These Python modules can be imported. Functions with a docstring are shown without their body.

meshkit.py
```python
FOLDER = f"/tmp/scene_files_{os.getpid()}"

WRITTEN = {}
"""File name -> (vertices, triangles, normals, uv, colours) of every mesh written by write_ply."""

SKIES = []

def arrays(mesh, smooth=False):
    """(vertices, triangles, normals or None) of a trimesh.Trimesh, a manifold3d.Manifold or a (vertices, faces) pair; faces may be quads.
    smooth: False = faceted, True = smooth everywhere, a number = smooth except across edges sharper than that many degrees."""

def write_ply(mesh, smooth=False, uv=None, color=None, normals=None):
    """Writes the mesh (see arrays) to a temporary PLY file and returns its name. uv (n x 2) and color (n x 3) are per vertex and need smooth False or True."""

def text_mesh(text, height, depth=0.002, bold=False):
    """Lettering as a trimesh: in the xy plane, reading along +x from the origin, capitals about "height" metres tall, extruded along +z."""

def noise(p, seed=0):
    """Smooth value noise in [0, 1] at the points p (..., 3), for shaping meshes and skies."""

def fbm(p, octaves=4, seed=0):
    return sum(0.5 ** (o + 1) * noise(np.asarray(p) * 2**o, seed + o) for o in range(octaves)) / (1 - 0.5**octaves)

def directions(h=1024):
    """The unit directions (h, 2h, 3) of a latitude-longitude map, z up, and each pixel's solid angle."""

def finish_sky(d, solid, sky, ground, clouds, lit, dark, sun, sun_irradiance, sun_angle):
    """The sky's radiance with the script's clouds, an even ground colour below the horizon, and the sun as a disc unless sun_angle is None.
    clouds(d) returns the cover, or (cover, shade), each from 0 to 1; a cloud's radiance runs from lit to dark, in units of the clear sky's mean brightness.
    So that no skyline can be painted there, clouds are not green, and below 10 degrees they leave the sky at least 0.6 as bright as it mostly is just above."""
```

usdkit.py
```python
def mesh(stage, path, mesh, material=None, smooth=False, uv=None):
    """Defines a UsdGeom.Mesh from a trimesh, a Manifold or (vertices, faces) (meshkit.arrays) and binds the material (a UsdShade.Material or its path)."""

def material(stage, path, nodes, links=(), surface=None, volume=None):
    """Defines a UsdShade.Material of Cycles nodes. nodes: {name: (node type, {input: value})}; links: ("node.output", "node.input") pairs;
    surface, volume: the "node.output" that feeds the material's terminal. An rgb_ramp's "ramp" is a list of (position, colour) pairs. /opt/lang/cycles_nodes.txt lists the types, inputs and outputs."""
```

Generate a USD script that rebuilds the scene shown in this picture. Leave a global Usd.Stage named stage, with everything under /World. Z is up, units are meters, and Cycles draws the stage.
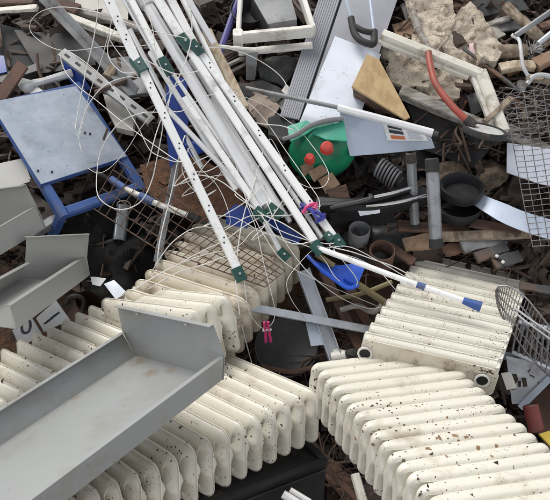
import math, random
import numpy as np
import trimesh
import usdkit, meshkit
from pxr import Usd, UsdGeom, UsdLux, UsdShade, Sdf, Gf
from scipy.optimize import least_squares
from scipy.spatial.transform import Rotation as Rot
from shapely.geometry import Polygon

random.seed(7); rng = np.random.default_rng(7)
stage = Usd.Stage.CreateInMemory()
UsdGeom.SetStageUpAxis(stage, UsdGeom.Tokens.z); UsdGeom.SetStageMetersPerUnit(stage, 1.0)
UsdGeom.Xform.Define(stage, '/World'); UsdGeom.Scope.Define(stage, '/World/Looks')

# ------------------------------------------------------------------ camera, sky, sun
HFOV = math.radians(40); PITCH = math.radians(40); DIST = 2.42; SLOPE = math.tan(math.radians(22))
CAM = np.array([0, -math.cos(PITCH), math.sin(PITCH)])*DIST
EXPOSURE = 0.48
SUN_DIR = np.array([-.35, .42, .84]); SUN_DIR /= np.linalg.norm(SUN_DIR)
SUN_I, SUN_ANGLE, SKY = .5, 30.0, .14
cam = UsdGeom.Camera.Define(stage, '/World/camera')
cam.AddTranslateOp().Set(Gf.Vec3d(*CAM)); cam.AddRotateXOp().Set(90-math.degrees(PITCH))
cam.CreateHorizontalApertureAttr(36.0); cam.CreateVerticalApertureAttr(36.0*931/1024)
cam.CreateFocalLengthAttr(18/math.tan(HFOV/2)); cam.CreateClippingRangeAttr(Gf.Vec2f(.05, 500))
cam.CreateExposureAttr(EXPOSURE)
dome = UsdLux.DomeLight.Define(stage, '/World/sky')
elev, rot = math.asin(SUN_DIR[2]), math.atan2(SUN_DIR[0], SUN_DIR[1])
skym = usdkit.material(stage, '/World/Looks/sky_air', {
    's': ('sky_texture', {'sky_type': 'single_scattering', 'sun_disc': False, 'sun_elevation': elev, 'sun_rotation': rot}),
    'h': ('hsv', {'saturation': .16}),
    'b': ('background_shader', {'strength': SKY})}, [('s.color', 'h.color'), ('h.color', 'b.color')], surface='b.background')
UsdShade.MaterialBindingAPI.Apply(dome.GetPrim()).Bind(skym)
dome.GetPrim().SetCustomDataByKey('kind', 'structure')
sun = UsdLux.DistantLight.Define(stage, '/World/sun')
sun.CreateIntensityAttr(SUN_I); sun.CreateAngleAttr(SUN_ANGLE); sun.CreateNormalizeAttr(True); sun.CreateColorAttr(Gf.Vec3f(1, .965, .91))
q = Rot.align_vectors([SUN_DIR], [[0, 0, 1]])[0].as_quat()
sun.AddOrientOp().Set(Gf.Quatf(float(q[3]), *map(float, q[:3])))

# ------------------------------------------------------------------ the photograph's geometry: points on and above the slope of the heap
FW = np.array([0, math.cos(PITCH), -math.sin(PITCH)]); RT = np.array([1., 0, 0]); UPV = np.cross(RT, FW)
K = 2*math.tan(HFOV/2)/550
def at(x, y, h=0.):
    d = FW+(x-275)*K*RT+(250-y)*K*UPV
    t = (h-(CAM[2]-SLOPE*CAM[1]))/(d[2]-SLOPE*d[1])
    return CAM+t*d
def pts(lst, h=None):
    return np.array([at(p[0], p[1], p[2] if len(p) > 2 else h) for p in lst])
def px(p, n):
    "n pixels as metres at the point p"
    return float((np.asarray(p)-CAM)@FW)*K*n
def height(p): return p[..., 2]-SLOPE*p[..., 1]
def proj(p):
    q = np.atleast_2d(p)-CAM; z = q@FW
    return np.stack([275+q@RT/z/K, 250-q@UPV/z/K], 1)
NRM = np.array([0, -SLOPE, 1.])/math.hypot(SLOPE, 1)
TOCAM = -FW

# ------------------------------------------------------------------ materials
def mat(name, c1, c2=None, scale=5., rough=.5, metal=0., dirt=None, speck=None, bump=0., bscale=60., rvar=.12, spec=.5, island=None, streak=None, stain=None):
    """worn surface. dirt=(colour, cover 0-1, scale); speck=(colour, cells per metre, size); island = ramp of colours per loose piece"""
    c2 = c2 or [x*.8 for x in c1]
    N = {'g': ('geometry', {}), 'n': ('noise_texture', {'scale': scale, 'detail': 6., 'roughness': .6}),
         'r': ('rgb_ramp', {'ramp': [(.3, c2), (.62, c1)]}), 'p': ('principled_bsdf', {'metallic': metal, 'roughness': rough, 'specular_ior_level': spec})}
    L = [('g.position', 'n.vector'), ('n.fac', 'r.fac')]
    col = 'r.color'
    if island:
        N['isl'] = ('rgb_ramp', {'ramp': island, 'interpolate': False}); L.append(('g.random_per_island', 'isl.fac'))
        N['im'] = ('mix_color', {'blend_type': 'multiply', 'fac': 1.}); L += [('isl.color', 'im.a'), ('r.color', 'im.b')]; col = 'im.result'
    if streak:
        N['smap'] = ('mapping', {'scale': streak[1]}); N['sn'] = ('noise_texture', {'scale': 1., 'detail': 4.}); N['sr'] = ('rgb_ramp', {'ramp': [(.42, (0, 0, 0)), (.66, (1, 1, 1))]})
        N['sm'] = ('mix_color', {'b': streak[0]}); L += [('g.position', 'smap.vector'), ('smap.vector', 'sn.vector'), ('sn.fac', 'sr.fac'), ('sr.color', 'sm.fac'), (col, 'sm.a')]; col = 'sm.result'
    if dirt:
        t = 1-dirt[1]
        N['dn'] = ('noise_texture', {'scale': dirt[2], 'detail': 8., 'roughness': .68}); N['dr'] = ('rgb_ramp', {'ramp': [(max(0, t*.55+.12), (0, 0, 0)), (min(1, t*.55+.3), (1, 1, 1))]})
        N['dm'] = ('mix_color', {'b': dirt[0]}); L += [('g.position', 'dn.vector'), ('dn.fac', 'dr.fac'), ('dr.color', 'dm.fac'), (col, 'dm.a')]; col = 'dm.result'
    for k, sp in enumerate([] if not speck else speck if isinstance(speck, list) else [speck]):
        colr, sc, sz = sp
        N[f'v{k}'] = ('voronoi_texture', {'scale': sc, 'randomness': 1.}); N[f'vn{k}'] = ('noise_texture', {'scale': sc*.11, 'detail': 3., 'roughness': .6})
        N[f'vw{k}'] = ('noise_texture', {'scale': sc*2.4, 'detail': 3.})
        N[f'vs{k}'] = ('math', {'math_type': 'multiply_add', 'value2': sz*7, 'value3': -sz*3.1}); L += [('g.position', f'vn{k}.vector'), (f'vn{k}.fac', f'vs{k}.value1')]
        N[f'va{k}'] = ('math', {'math_type': 'multiply_add', 'value2': .7}); L += [('g.position', f'vw{k}.vector'), (f'vw{k}.fac', f'va{k}.value1'), (f'v{k}.distance', f'va{k}.value3'), ('g.position', f'v{k}.vector')]
        N[f'vo{k}'] = ('math', {'math_type': 'subtract', 'value2': .34}); L += [(f'va{k}.value', f'vo{k}.value1')]
        N[f'vc{k}'] = ('math', {'math_type': 'less_than'}); L += [(f'vo{k}.value', f'vc{k}.value1'), (f'vs{k}.value', f'vc{k}.value2')]
        N[f'vm{k}'] = ('mix_color', {'b': colr}); L += [(f'vc{k}.value', f'vm{k}.fac'), (col, f'vm{k}.a')]; col = f'vm{k}.result'
    for k, (c, r, colour) in enumerate(stain or []):
        N[f'sd{k}'] = ('vector_math', {'math_type': 'distance', 'vector2': tuple(c)}); N[f'sz{k}'] = ('noise_texture', {'scale': 2.2/r, 'detail': 5.}); N[f'sa{k}'] = ('math', {'math_type': 'multiply_add', 'value2': r*1.6})
        N[f'sb{k}'] = ('map_range', {'from_min': r*1.75, 'from_max': r*1.25, 'to_min': 0., 'to_max': .38}); N[f'sc{k}'] = ('mix_color', {'b': colour})
        L += [('g.position', f'sd{k}.vector1'), ('g.position', f'sz{k}.vector'), (f'sz{k}.fac', f'sa{k}.value1'), (f'sd{k}.value', f'sa{k}.value3'), (f'sa{k}.value', f'sb{k}.value'), (f'sb{k}.result', f'sc{k}.fac'), (col, f'sc{k}.a')]; col = f'sc{k}.result'
    L.append((col, 'p.base_color'))
    N['rr'] = ('map_range', {'to_min': max(.03, rough-rvar), 'to_max': min(1, rough+rvar)}); L += [('n.fac', 'rr.value'), ('rr.result', 'p.roughness')]
    if bump:
        N['bn'] = ('noise_texture', {'scale': bscale, 'detail': 5., 'roughness': .6}); N['b'] = ('bump', {'distance': bump, 'strength': .8})
        L += [('g.position', 'bn.vector'), ('bn.fac', 'b.height'), ('b.normal', 'p.normal')]
    return usdkit.material(stage, '/World/Looks/'+name, N, L, surface='p.BSDF')
GRIME = (.035, .027, .02); RUST = (.16, .06, .025)
M = {}
M['soil'] = mat('heap_soil', (.06, .047, .036), (.018, .014, .011), 14, .95, bump=.02, bscale=40, dirt=((.1, .045, .022), .4, 9))
ISL = [(.065, .046, .036), (.12, .075, .048), (.035, .031, .029), (.2, .135, .085), (.15, .14, .13), (.27, .235, .19), (.02, .02, .022), (.13, .06, .033), (.3, .265, .22), (.06, .06, .062), (.12, .065, .04), (.55, .54, .51), (.075, .055, .042), (.3, .3, .3), (.03, .026, .024), (.13, .1, .08)]
M['scrap'] = mat('scrap_bits', (1, 1, 1), (.55, .5, .46), 40, .8, bump=.002, bscale=150, island=[(i/16, c) for i, c in enumerate(ISL)])
M['tangle'] = mat('tangle_bits', (1, 1, 1), (.6, .55, .5), 60, .7, island=[(i/8, c) for i, c in enumerate([(.08, .05, .036), (.04, .034, .032), (.2, .19, .175), (.06, .043, .034), (.028, .027, .028), (.38, .365, .34), (.12, .075, .05), (.24, .2, .155)])])
M['scrap_dark'] = mat('scrap_dark_bits', (.9, .86, .82), (.45, .42, .4), 40, .65, bump=.002, bscale=150, island=[(i/16, c) for i, c in enumerate(ISL)])
M['cream'] = mat('cream_enamel', (.67, .64, .555), (.61, .575, .485), 3, .34, dirt=((.4, .34, .26), .22, 7), speck=[((.26, .17, .1), 30, .108), ((.08, .05, .035), 75, .15), ((.1, .065, .045), 170, .13)], rvar=.1)
M['cream_tan'] = mat('tan_enamel', (.74, .68, .565), (.65, .59, .475), 4, .5, dirt=((.2, .14, .09), .3, 9), speck=((.1, .06, .04), 60, .08))
M['cream_dirty'] = mat('speckled_cream_enamel', (.68, .655, .575), (.6, .57, .48), 4, .42, dirt=((.4, .35, .27), .16, 9), speck=[((.13, .1, .075), 170, .18), ((.09, .065, .05), 80, .115)])
M['cream_grimy'] = mat('grimy_cream_enamel', (.62, .57, .47), (.46, .41, .32), 9, .6, dirt=((.16, .12, .085), .3, 16), speck=((.07, .05, .035), 90, .26), bump=.0015)
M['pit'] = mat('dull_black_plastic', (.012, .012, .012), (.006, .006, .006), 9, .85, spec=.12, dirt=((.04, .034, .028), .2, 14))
M['tray_warm'] = mat('warm_grey_paint', (.275, .275, .258), (.25, .25, .232), 2.5, .36, dirt=((.24, .22, .18), .2, 5))
M['alu'] = mat('white_aluminium', (.83, .83, .82), (.74, .74, .73), 3, .28, .0, dirt=((.4, .385, .36), .24, 13), rvar=.06)
M['pole'] = mat('satin_pole', (.8, .8, .8), (.72, .72, .72), 4, .27, .45, rvar=.08)
M['galv'] = mat('galvanised', (.55, .58, .62), (.44, .47, .51), 14, .38, .6, dirt=((.2, .18, .16), .22, 8))
M['steel'] = mat('grey_steel', (.27, .275, .28), (.17, .175, .18), 10, .5, .4, dirt=((.1, .075, .055), .3, 9))
M['darksteel'] = mat('dark_steel', (.075, .075, .078), (.04, .04, .042), 8, .5, .2, dirt=((.12, .07, .045), .25, 8))
M['rust'] = mat('rust', (.17, .08, .042), (.045, .024, .016), 45, .9, 0, bump=.008, bscale=160)
M['rustbrown'] = mat('brown_rusty_iron', (.12, .065, .045), (.055, .033, .027), 12, .8, bump=.002, bscale=90)
M['greenjoint'] = mat('dark_green_plastic', (.016, .07, .055), (.013, .05, .042), 8, .4)
M['line'] = mat('white_line', (.7, .69, .66), (.54, .53, .5), 20, .55)
M['blueplastic'] = mat('dark_blue_plastic', (.018, .05, .27), (.012, .035, .17), 6, .42)
M['bluebright'] = mat('bright_blue_plastic', (.02, .1, .58), (.015, .07, .4), 6, .36, dirt=((.05, .06, .12), .22, 12))
M['bluepaint'] = mat('blue_paint', (.045, .1, .29), (.03, .07, .2), 6, .5, dirt=((.12, .11, .1), .25, 12))
M['bluesteel'] = mat('blue_grey_sheet', (.5, .56, .66), (.42, .48, .58), 5, .4, .2, speck=[((.24, .24, .25), 80, .12)], dirt=((.3, .32, .35), .15, 8))
M['zinc'] = mat('zinc_sheet', (.58, .63, .7), (.45, .5, .57), 16, .25, .8, speck=[((.2, .2, .2), 60, .1), ((.5, .52, .55), 30, .12)], dirt=((.33, .32, .29), .2, 6), rvar=.1)
M['whitesheet'] = mat('white_blue_sheet', (.66, .7, .77), (.56, .6, .68), 5, .38, speck=[((.3, .3, .3), 70, .13)], dirt=((.42, .43, .46), .2, 8))
M['white'] = mat('white_plastic', (.72, .7, .65), (.6, .58, .52), 5, .45, dirt=((.3, .27, .22), .25, 9))
M['whitewood'] = mat('white_painted_wood', (.68, .66, .58), (.56, .53, .45), 6, .6, dirt=((.25, .2, .15), .3, 14), bump=.001)
M['wood'] = mat('weathered_wood', (.33, .27, .2), (.2, .155, .11), 9, .85, bump=.002, streak=((.13, .095, .065), (60, 8, 60)))
M['woodpale'] = mat('pale_wood', (.53, .45, .33), (.4, .32, .22), 9, .8, bump=.001, streak=((.3, .22, .15), (70, 10, 70)))
M['woodgrey'] = mat('grey_wood', (.36, .34, .31), (.24, .22, .2), 9, .85, bump=.001, streak=((.16, .14, .12), (12, 70, 70)))
M['woodbrown'] = mat('brown_wood', (.17, .095, .06), (.09, .05, .035), 9, .8, bump=.001, streak=((.05, .03, .022), (8, 60, 60)))
M['earthstone'] = mat('brown_crumbly_stone', (.24, .18, .13), (.1, .07, .05), 22, .95, bump=.02, bscale=60, dirt=((.05, .038, .03), .35, 25))
M['block'] = mat('yellow_board', (.52, .38, .2), (.4, .28, .14), 9, .75, speck=[((.28, .17, .08), 60, .16)], streak=((.36, .24, .12), (40, 14, 30)), dirt=((.36, .24, .12), .25, 9), bump=.001)
M['concrete'] = mat('beige_concrete', (.56, .49, .395), (.38, .32, .25), 16, .95, dirt=((.16, .12, .09), .34, 22), speck=[((.07, .055, .043), 130, .15), ((.1, .08, .06), 50, .12)], bump=.012, bscale=45)
M['black'] = mat('black_plastic', (.016, .016, .017), (.009, .009, .01), 6, .5, spec=.3)
M['blackmatt'] = mat('black_rubber', (.024, .023, .024), (.014, .013, .013), 9, .7, dirt=((.09, .075, .06), .25, 12))
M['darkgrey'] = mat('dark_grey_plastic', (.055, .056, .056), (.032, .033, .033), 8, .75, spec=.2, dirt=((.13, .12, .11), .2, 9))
M['midgrey'] = mat('mid_grey_plastic', (.2, .2, .21), (.15, .15, .155), 8, .5, dirt=((.1, .09, .08), .25, 9))
M['lightgrey'] = mat('light_grey_plastic', (.5, .5, .5), (.4, .4, .4), 6, .45, dirt=((.25, .23, .2), .25, 9))
M['beigesheet'] = mat('beige_grey_sheet', (.4, .385, .34), (.33, .315, .275), 4, .5, dirt=((.22, .2, .17), .25, 8))
M['green'] = mat('green_plastic', (.008, .2, .1), (.006, .15, .07), 7, .4, dirt=((.03, .07, .045), .3, 9))
M['greenlight'] = mat('light_green_plastic', (.05, .38, .25), (.035, .28, .18), 7, .4, dirt=((.05, .12, .09), .25, 9))
M['red'] = mat('red_plastic', (.52, .06, .045), (.42, .045, .035), 9, .4)
M['redpaint'] = mat('worn_red_paint', (.36, .07, .045), (.26, .05, .035), 9, .5, dirt=((.16, .06, .04), .3, 14))
M['pink'] = mat('pink_plastic', (.62, .05, .2), (.5, .04, .15), 9, .4)
M['navy'] = mat('purple_blue_cord', (.035, .045, .28), (.03, .03, .18), 20, .6)
M['purple'] = mat('purple_blue_paint', (.1, .09, .3), (.075, .065, .21), 8, .5, dirt=((.15, .12, .12), .2, 15))
M['orange'] = mat('orange_print', (.6, .17, .06), (.55, .15, .05), 9, .6)
M['ink'] = mat('dark_print', (.03, .035, .05), (.025, .03, .04), 9, .6)
M['paleink'] = mat('pale_blue_print', (.5, .54, .64), (.46, .5, .6), 9, .6)
M['paper'] = mat('white_paper', (.74, .74, .74), (.66, .66, .66), 9, .7)
M['pinkpaper'] = mat('pinkish_paper', (.72, .55, .56), (.6, .44, .45), 30, .75)
M['card'] = mat('brown_card', (.3, .2, .13), (.22, .14, .09), 9, .85, dirt=((.12, .08, .05), .25, 12))
M['cloth'] = mat('dull_beige_cloth', (.33, .27, .22), (.23, .18, .15), 15, .9, bump=.004, bscale=60)
M['chrome'] = mat('chrome', (.8, .8, .82), (.7, .7, .72), 5, .16, 1.)
M['wire'] = mat('grey_wire', (.26, .26, .27), (.17, .165, .165), 20, .45, .6, dirt=((.1, .06, .04), .3, 14))
M['wirerust'] = mat('rusty_wire', (.14, .09, .065), (.08, .05, .037), 20, .7, .2)
M['yellow'] = mat('yellow_plastic', (.68, .5, .08), (.55, .4, .06), 9, .45)
M['olive'] = mat('bamboo', (.2, .16, .075), (.13, .105, .05), 14, .6)
M['stone'] = mat('white_stone', (.7, .68, .63), (.55, .53, .5), 12, .8, bump=.002)
M['reedgrey'] = mat('grey_tuft', (.45, .44, .42), (.25, .24, .23), 60, .9)
N_ = {'t': ('transparent_bsdf', {'color': (.9, .92, .92)}), 'g': ('glossy_bsdf', {'color': (.9, .9, .9), 'roughness': .15}), 'f': ('fresnel', {'IOR': 1.5}), 'd': ('diffuse_bsdf', {'color': (.4, .42, .42)}),
      'm': ('mix_closure', {}), 'm2': ('mix_closure', {'fac': .12})}
M['clear'] = usdkit.material(stage, '/World/Looks/cloudy_clear_plastic', N_, [('f.fac', 'm.fac'), ('t.BSDF', 'm.closure1'), ('g.BSDF', 'm.closure2'), ('m.closure', 'm2.closure1'), ('d.BSDF', 'm2.closure2')], surface='m2.closure')

# ------------------------------------------------------------------ things
used = {}
def unique(parent, name):
    k = (parent, name); used[k] = used.get(k, -1)+1
    return f'{parent}/{name}' + (f'_{used[k]:03d}' if used[k] else '')
class Thing:
    def __init__(s, name, label, cat, group=None):
        s.name, s.label, s.cat, s.group, s.parts = name, label, cat, group, []
    def part(s, name, mesh, m, smooth=30, parent=None, label=None):
        s.parts.append((name, meshkit.arrays(mesh, smooth), m, parent, label)); return len(s.parts)-1
    def done(s):
        allv = np.vstack([p[1][0] for p in s.parts]); lo, hi = allv.min(0), allv.max(0)
        base = np.array([(lo[0]+hi[0])/2, (lo[1]+hi[1])/2, lo[2]])
        path = unique('/World', s.name)
        single = len(s.parts) == 1
        if not single:
            x = UsdGeom.Xform.Define(stage, path); x.AddTranslateOp().Set(Gf.Vec3d(*map(float, base))); top = x.GetPrim()
        made = []
        for name, (v, f, n), m, parent, label in s.parts:
            p = path if single else unique(path if parent is None else made[parent], name)
            g = UsdGeom.Mesh.Define(stage, p); made.append(p)
            g.CreatePointsAttr(np_v3(v-base)); g.CreateFaceVertexCountsAttr(np.full(len(f), 3, np.int32).tolist()); g.CreateFaceVertexIndicesAttr(f.astype(np.int32).ravel().tolist())
            g.CreateSubdivisionSchemeAttr('none')
            if n is not None: g.CreateNormalsAttr(np_v3(n)); g.SetNormalsInterpolation('vertex')
            UsdShade.MaterialBindingAPI.Apply(g.GetPrim()).Bind(M[m])
            if single: g.AddTranslateOp().Set(Gf.Vec3d(*map(float, base))); top = g.GetPrim()
            elif label: g.GetPrim().SetCustomDataByKey('label', label)
        top.SetCustomDataByKey('label', s.label); top.SetCustomDataByKey('category', s.cat)
        if s.group: top.SetCustomDataByKey('group', s.group)
        return path
from pxr import Vt
def np_v3(a): return Vt.Vec3fArray.FromNumpy(np.ascontiguousarray(a, np.float32))
def solo(name, label, cat, mesh, m, smooth=30, group=None):
    t = Thing(name, label, cat, group); t.part(name, mesh, m, smooth); return t.done()
def stuff(name, mesh, m, kind='stuff', label=None, smooth=False):
    p = unique('/World', name); g = usdkit.mesh(stage, p, mesh, M[m], smooth); g.GetPrim().SetCustomDataByKey('kind', kind)
    if label: g.GetPrim().SetCustomDataByKey('label', label)

# ------------------------------------------------------------------ shapes
def unit(v): v = np.asarray(v, float); return v/np.linalg.norm(v)
def smoothpath(P, n=8, closed=False):
    P = np.asarray(P, float)
    if len(P) < 3: return P
    Q = np.vstack([P[-1:], P, P[:2]]) if closed else np.vstack([2*P[0]-P[1], P, 2*P[-1]-P[-2]])
    out = []
    for i in range(1, len(Q)-2):
        a, b, c, d = Q[i-1:i+3]
        for t in np.linspace(0, 1, n, endpoint=False):
            out.append(.5*((2*b)+(-a+c)*t+(2*a-5*b+4*c-d)*t*t+(-a+3*b-3*c+d)*t**3))
    if not closed: out.append(Q[-2])
    return np.array(out)
def circ(r, n=10): a = np.arange(n)*2*math.pi/n; return np.stack([np.cos(a)*r, np.sin(a)*r], 1)
def rrect(w, t, c=None):
    c = min(w, t)*.18 if c is None else c; x, y = w/2, t/2
    return np.array([(x-c, -y), (x, -y+c), (x, y-c), (x-c, y), (-x+c, y), (-x, y-c), (-x, -y+c), (-x+c, -y)])
def angle(w, h, t): return np.array([(0, 0), (w, 0), (w, t), (t, t), (t, h), (0, h)])-[w/2, h/2]
def chan(w, h, t): return np.array([(0, 0), (w, 0), (w, h), (w-t, h), (w-t, t), (t, t), (t, h), (0, h)])-[w/2, h/2]
def sweep(P, prof, up=None, taper=None, roll=0., closed=False, caps=True):
    """profile (x = sideways, y = towards 'up') along the path"""
    P = np.asarray(P, float); n, m = len(P), len(prof)
    T = np.roll(P, -1, 0)-np.roll(P, 1, 0) if closed else np.gradient(P, axis=0)
    T /= np.linalg.norm(T, axis=1, keepdims=True)+1e-12
    up = unit(NRM if up is None else up); ups = []
    u = up-(up@T[0])*T[0]
    if np.linalg.norm(u) < 1e-3: u = np.cross(T[0], RT)
    for k in range(n):
        u = u-(u@T[k])*T[k]; u = unit(u); ups.append(u)
    U = np.array(ups); S = np.cross(T, U)
    pr = np.asarray(prof, float)
    if roll: c, s = math.cos(roll), math.sin(roll); pr = pr@np.array([[c, s], [-s, c]])
    tp = np.ones(n) if taper is None else np.interp(np.linspace(0, 1, n), np.linspace(0, 1, len(taper)), taper)
    V = P[:, None]+tp[:, None, None]*(pr[None, :, :1]*S[:, None]+pr[None, :, 1:]*U[:, None])
    F = []
    j = np.arange(m); j2 = (j+1) % m
    for i in range(n if closed else n-1):
        a, b = i*m, ((i+1) % n)*m
        F += [np.stack([a+j, a+j2, b+j2], 1), np.stack([a+j, b+j2, b+j], 1)]
    V = V.reshape(-1, 3)
    if caps and not closed:
        tri = captri(pr)
        F += [tri[:, ::-1], tri+(n-1)*m]
    m_ = trimesh.Trimesh(V, np.vstack(F), process=False)
    return m_
_cap = {}
def captri(pr):
    k = pr.tobytes()
    if k not in _cap:
        import mapbox_earcut as ec
        _cap[k] = np.array(ec.triangulate_float64(np.ascontiguousarray(pr, np.float64), np.array([len(pr)], np.uint32))).reshape(-1, 3).astype(int)
    return _cap[k]
def tube(P, r, n=8, k=8, taper=None, smooth=True, closed=False):
    P = np.asarray(P, float)
    return sweep(smoothpath(P, k, closed) if smooth and len(P) > 2 else P, circ(r, n), taper=taper, closed=closed)
def pipe(a, b, r, wall=.002, n=20):
    "open-ended pipe"
    P = np.array([a, b]); o = sweep(P, circ(r, n), caps=False); i = sweep(P[::-1], circ(r-wall, n), caps=False)
    rings = []
    for q, o0 in ((a, 0), (b, 1)):
        pass
    V = np.vstack([o.vertices, sweep(P, circ(r-wall, n), caps=False).vertices]); j = np.arange(n); j2 = (j+1) % n; m = 2*n
    F = [o.faces, np.stack([m+j, m+n+j2, m+j2], 1), np.stack([m+j, m+n+j, m+n+j2], 1),
         np.stack([j, m+j2, j2], 1), np.stack([j, m+j, m+j2], 1), np.stack([n+j, n+j2, m+n+j2], 1), np.stack([n+j, m+n+j2, m+n+j], 1)]
    return trimesh.Trimesh(V, np.vstack(F), process=False)
def bar(a, b, w, t, up=None, c=None, roll=0., jit=0., seg=1):
    P = np.array([np.asarray(a, float)+(np.asarray(b, float)-a)*s for s in np.linspace(0, 1, seg+1)])
    m = sweep(P, rrect(w, t, c), up, roll=roll)
    if jit: m.vertices += (rng.random(m.vertices.shape)-.5)*jit
    return m
def sheet(P, thick=.003, dent=0., res=.05, dscale=4., holes=(), seed=0, curl=0.):
    """sheet of any outline; its corners P lie near one plane; the sheet hangs below them (away from the camera)"""
    P = np.asarray(P, float); c = P.mean(0)
    n = np.linalg.svd(P-c)[2][2]
    if n@(CAM-c) < 0: n = -n
    a = unit(P[1]-P[0]); a = unit(a-(a@n)*n); b = np.cross(n, a)
    Q = np.stack([(P-c)@a, (P-c)@b], 1); w = (P-c)@n
    X = np.stack([np.ones(len(P)), Q[:, 0], Q[:, 1], Q[:, 0]*Q[:, 1]], 1)
    co = np.linalg.lstsq(X, w, rcond=None)[0]
    poly = Polygon(Q, [h for h in holes])
    if not poly.is_valid: poly = poly.buffer(0)
    m = trimesh.creation.extrude_polygon(poly, thick, engine='earcut')
    if dent or curl or abs(co[3]) > 1e-6:
        v, f = trimesh.remesh.subdivide_to_size(m.vertices, m.faces, res, max_iter=8); m = trimesh.Trimesh(v, f, process=False); m.merge_vertices()
    v = np.array(m.vertices); z = v[:, 2]-thick
    z = z+co[0]+co[1]*v[:, 0]+co[2]*v[:, 1]+co[3]*v[:, 0]*v[:, 1]+curl*v[:, 0]**2
    if dent: z = z+dent*2*(meshkit.fbm(np.c_[v[:, :2]*dscale, np.full(len(v), .37)], 3, seed)-.5)
    m.vertices = c+v[:, :1]*a+v[:, 1:2]*b+z[:, None]*n
    return m
def blob(c, r, axes=None, seed=0, rough=.35, freq=1.6, sub=3, flat=.0):
    m = trimesh.creation.icosphere(sub, 1.0); v = np.array(m.vertices)
    d = 1+rough*2*(meshkit.fbm(v*freq+seed*3.1, 4, seed)-.5)
    k = v.copy()
    if flat:  # broken faces
        rs = np.random.default_rng(seed+11)
        for _ in range(9):
            nn = unit(rs.normal(size=3)); o = .62+.25*rs.random(); e = np.maximum(0, k@nn-o); k = k-flat*e[:, None]*nn
    k = k*d[:, None]*np.asarray(r)
    A = np.eye(3) if axes is None else np.asarray(axes)
    m.vertices = np.asarray(c)+k@A
    return m
def lathe(c, axis, prof, n=32):
    "prof: (radius, along the axis)"
    axis = unit(axis); a = unit(np.cross(axis, RT if abs(axis[0]) < .9 else UPV)); b = np.cross(axis, a)
    t = np.arange(n)*2*math.pi/n; pr = np.asarray(prof, float)
    V = c+pr[:, None, :1]*(np.cos(t)[None, :, None]*a+np.sin(t)[None, :, None]*b)+pr[:, None, 1:]*axis
    j = np.arange(n); j2 = (j+1) % n; F = []
    for i in range(len(pr)-1): F += [np.stack([i*n+j, i*n+j2, (i+1)*n+j2], 1), np.stack([i*n+j, (i+1)*n+j2, (i+1)*n+j], 1)]
    return trimesh.Trimesh(V.reshape(-1, 3), np.vstack(F), process=False)
def joined(ms): return trimesh.util.concatenate(ms)
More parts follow.
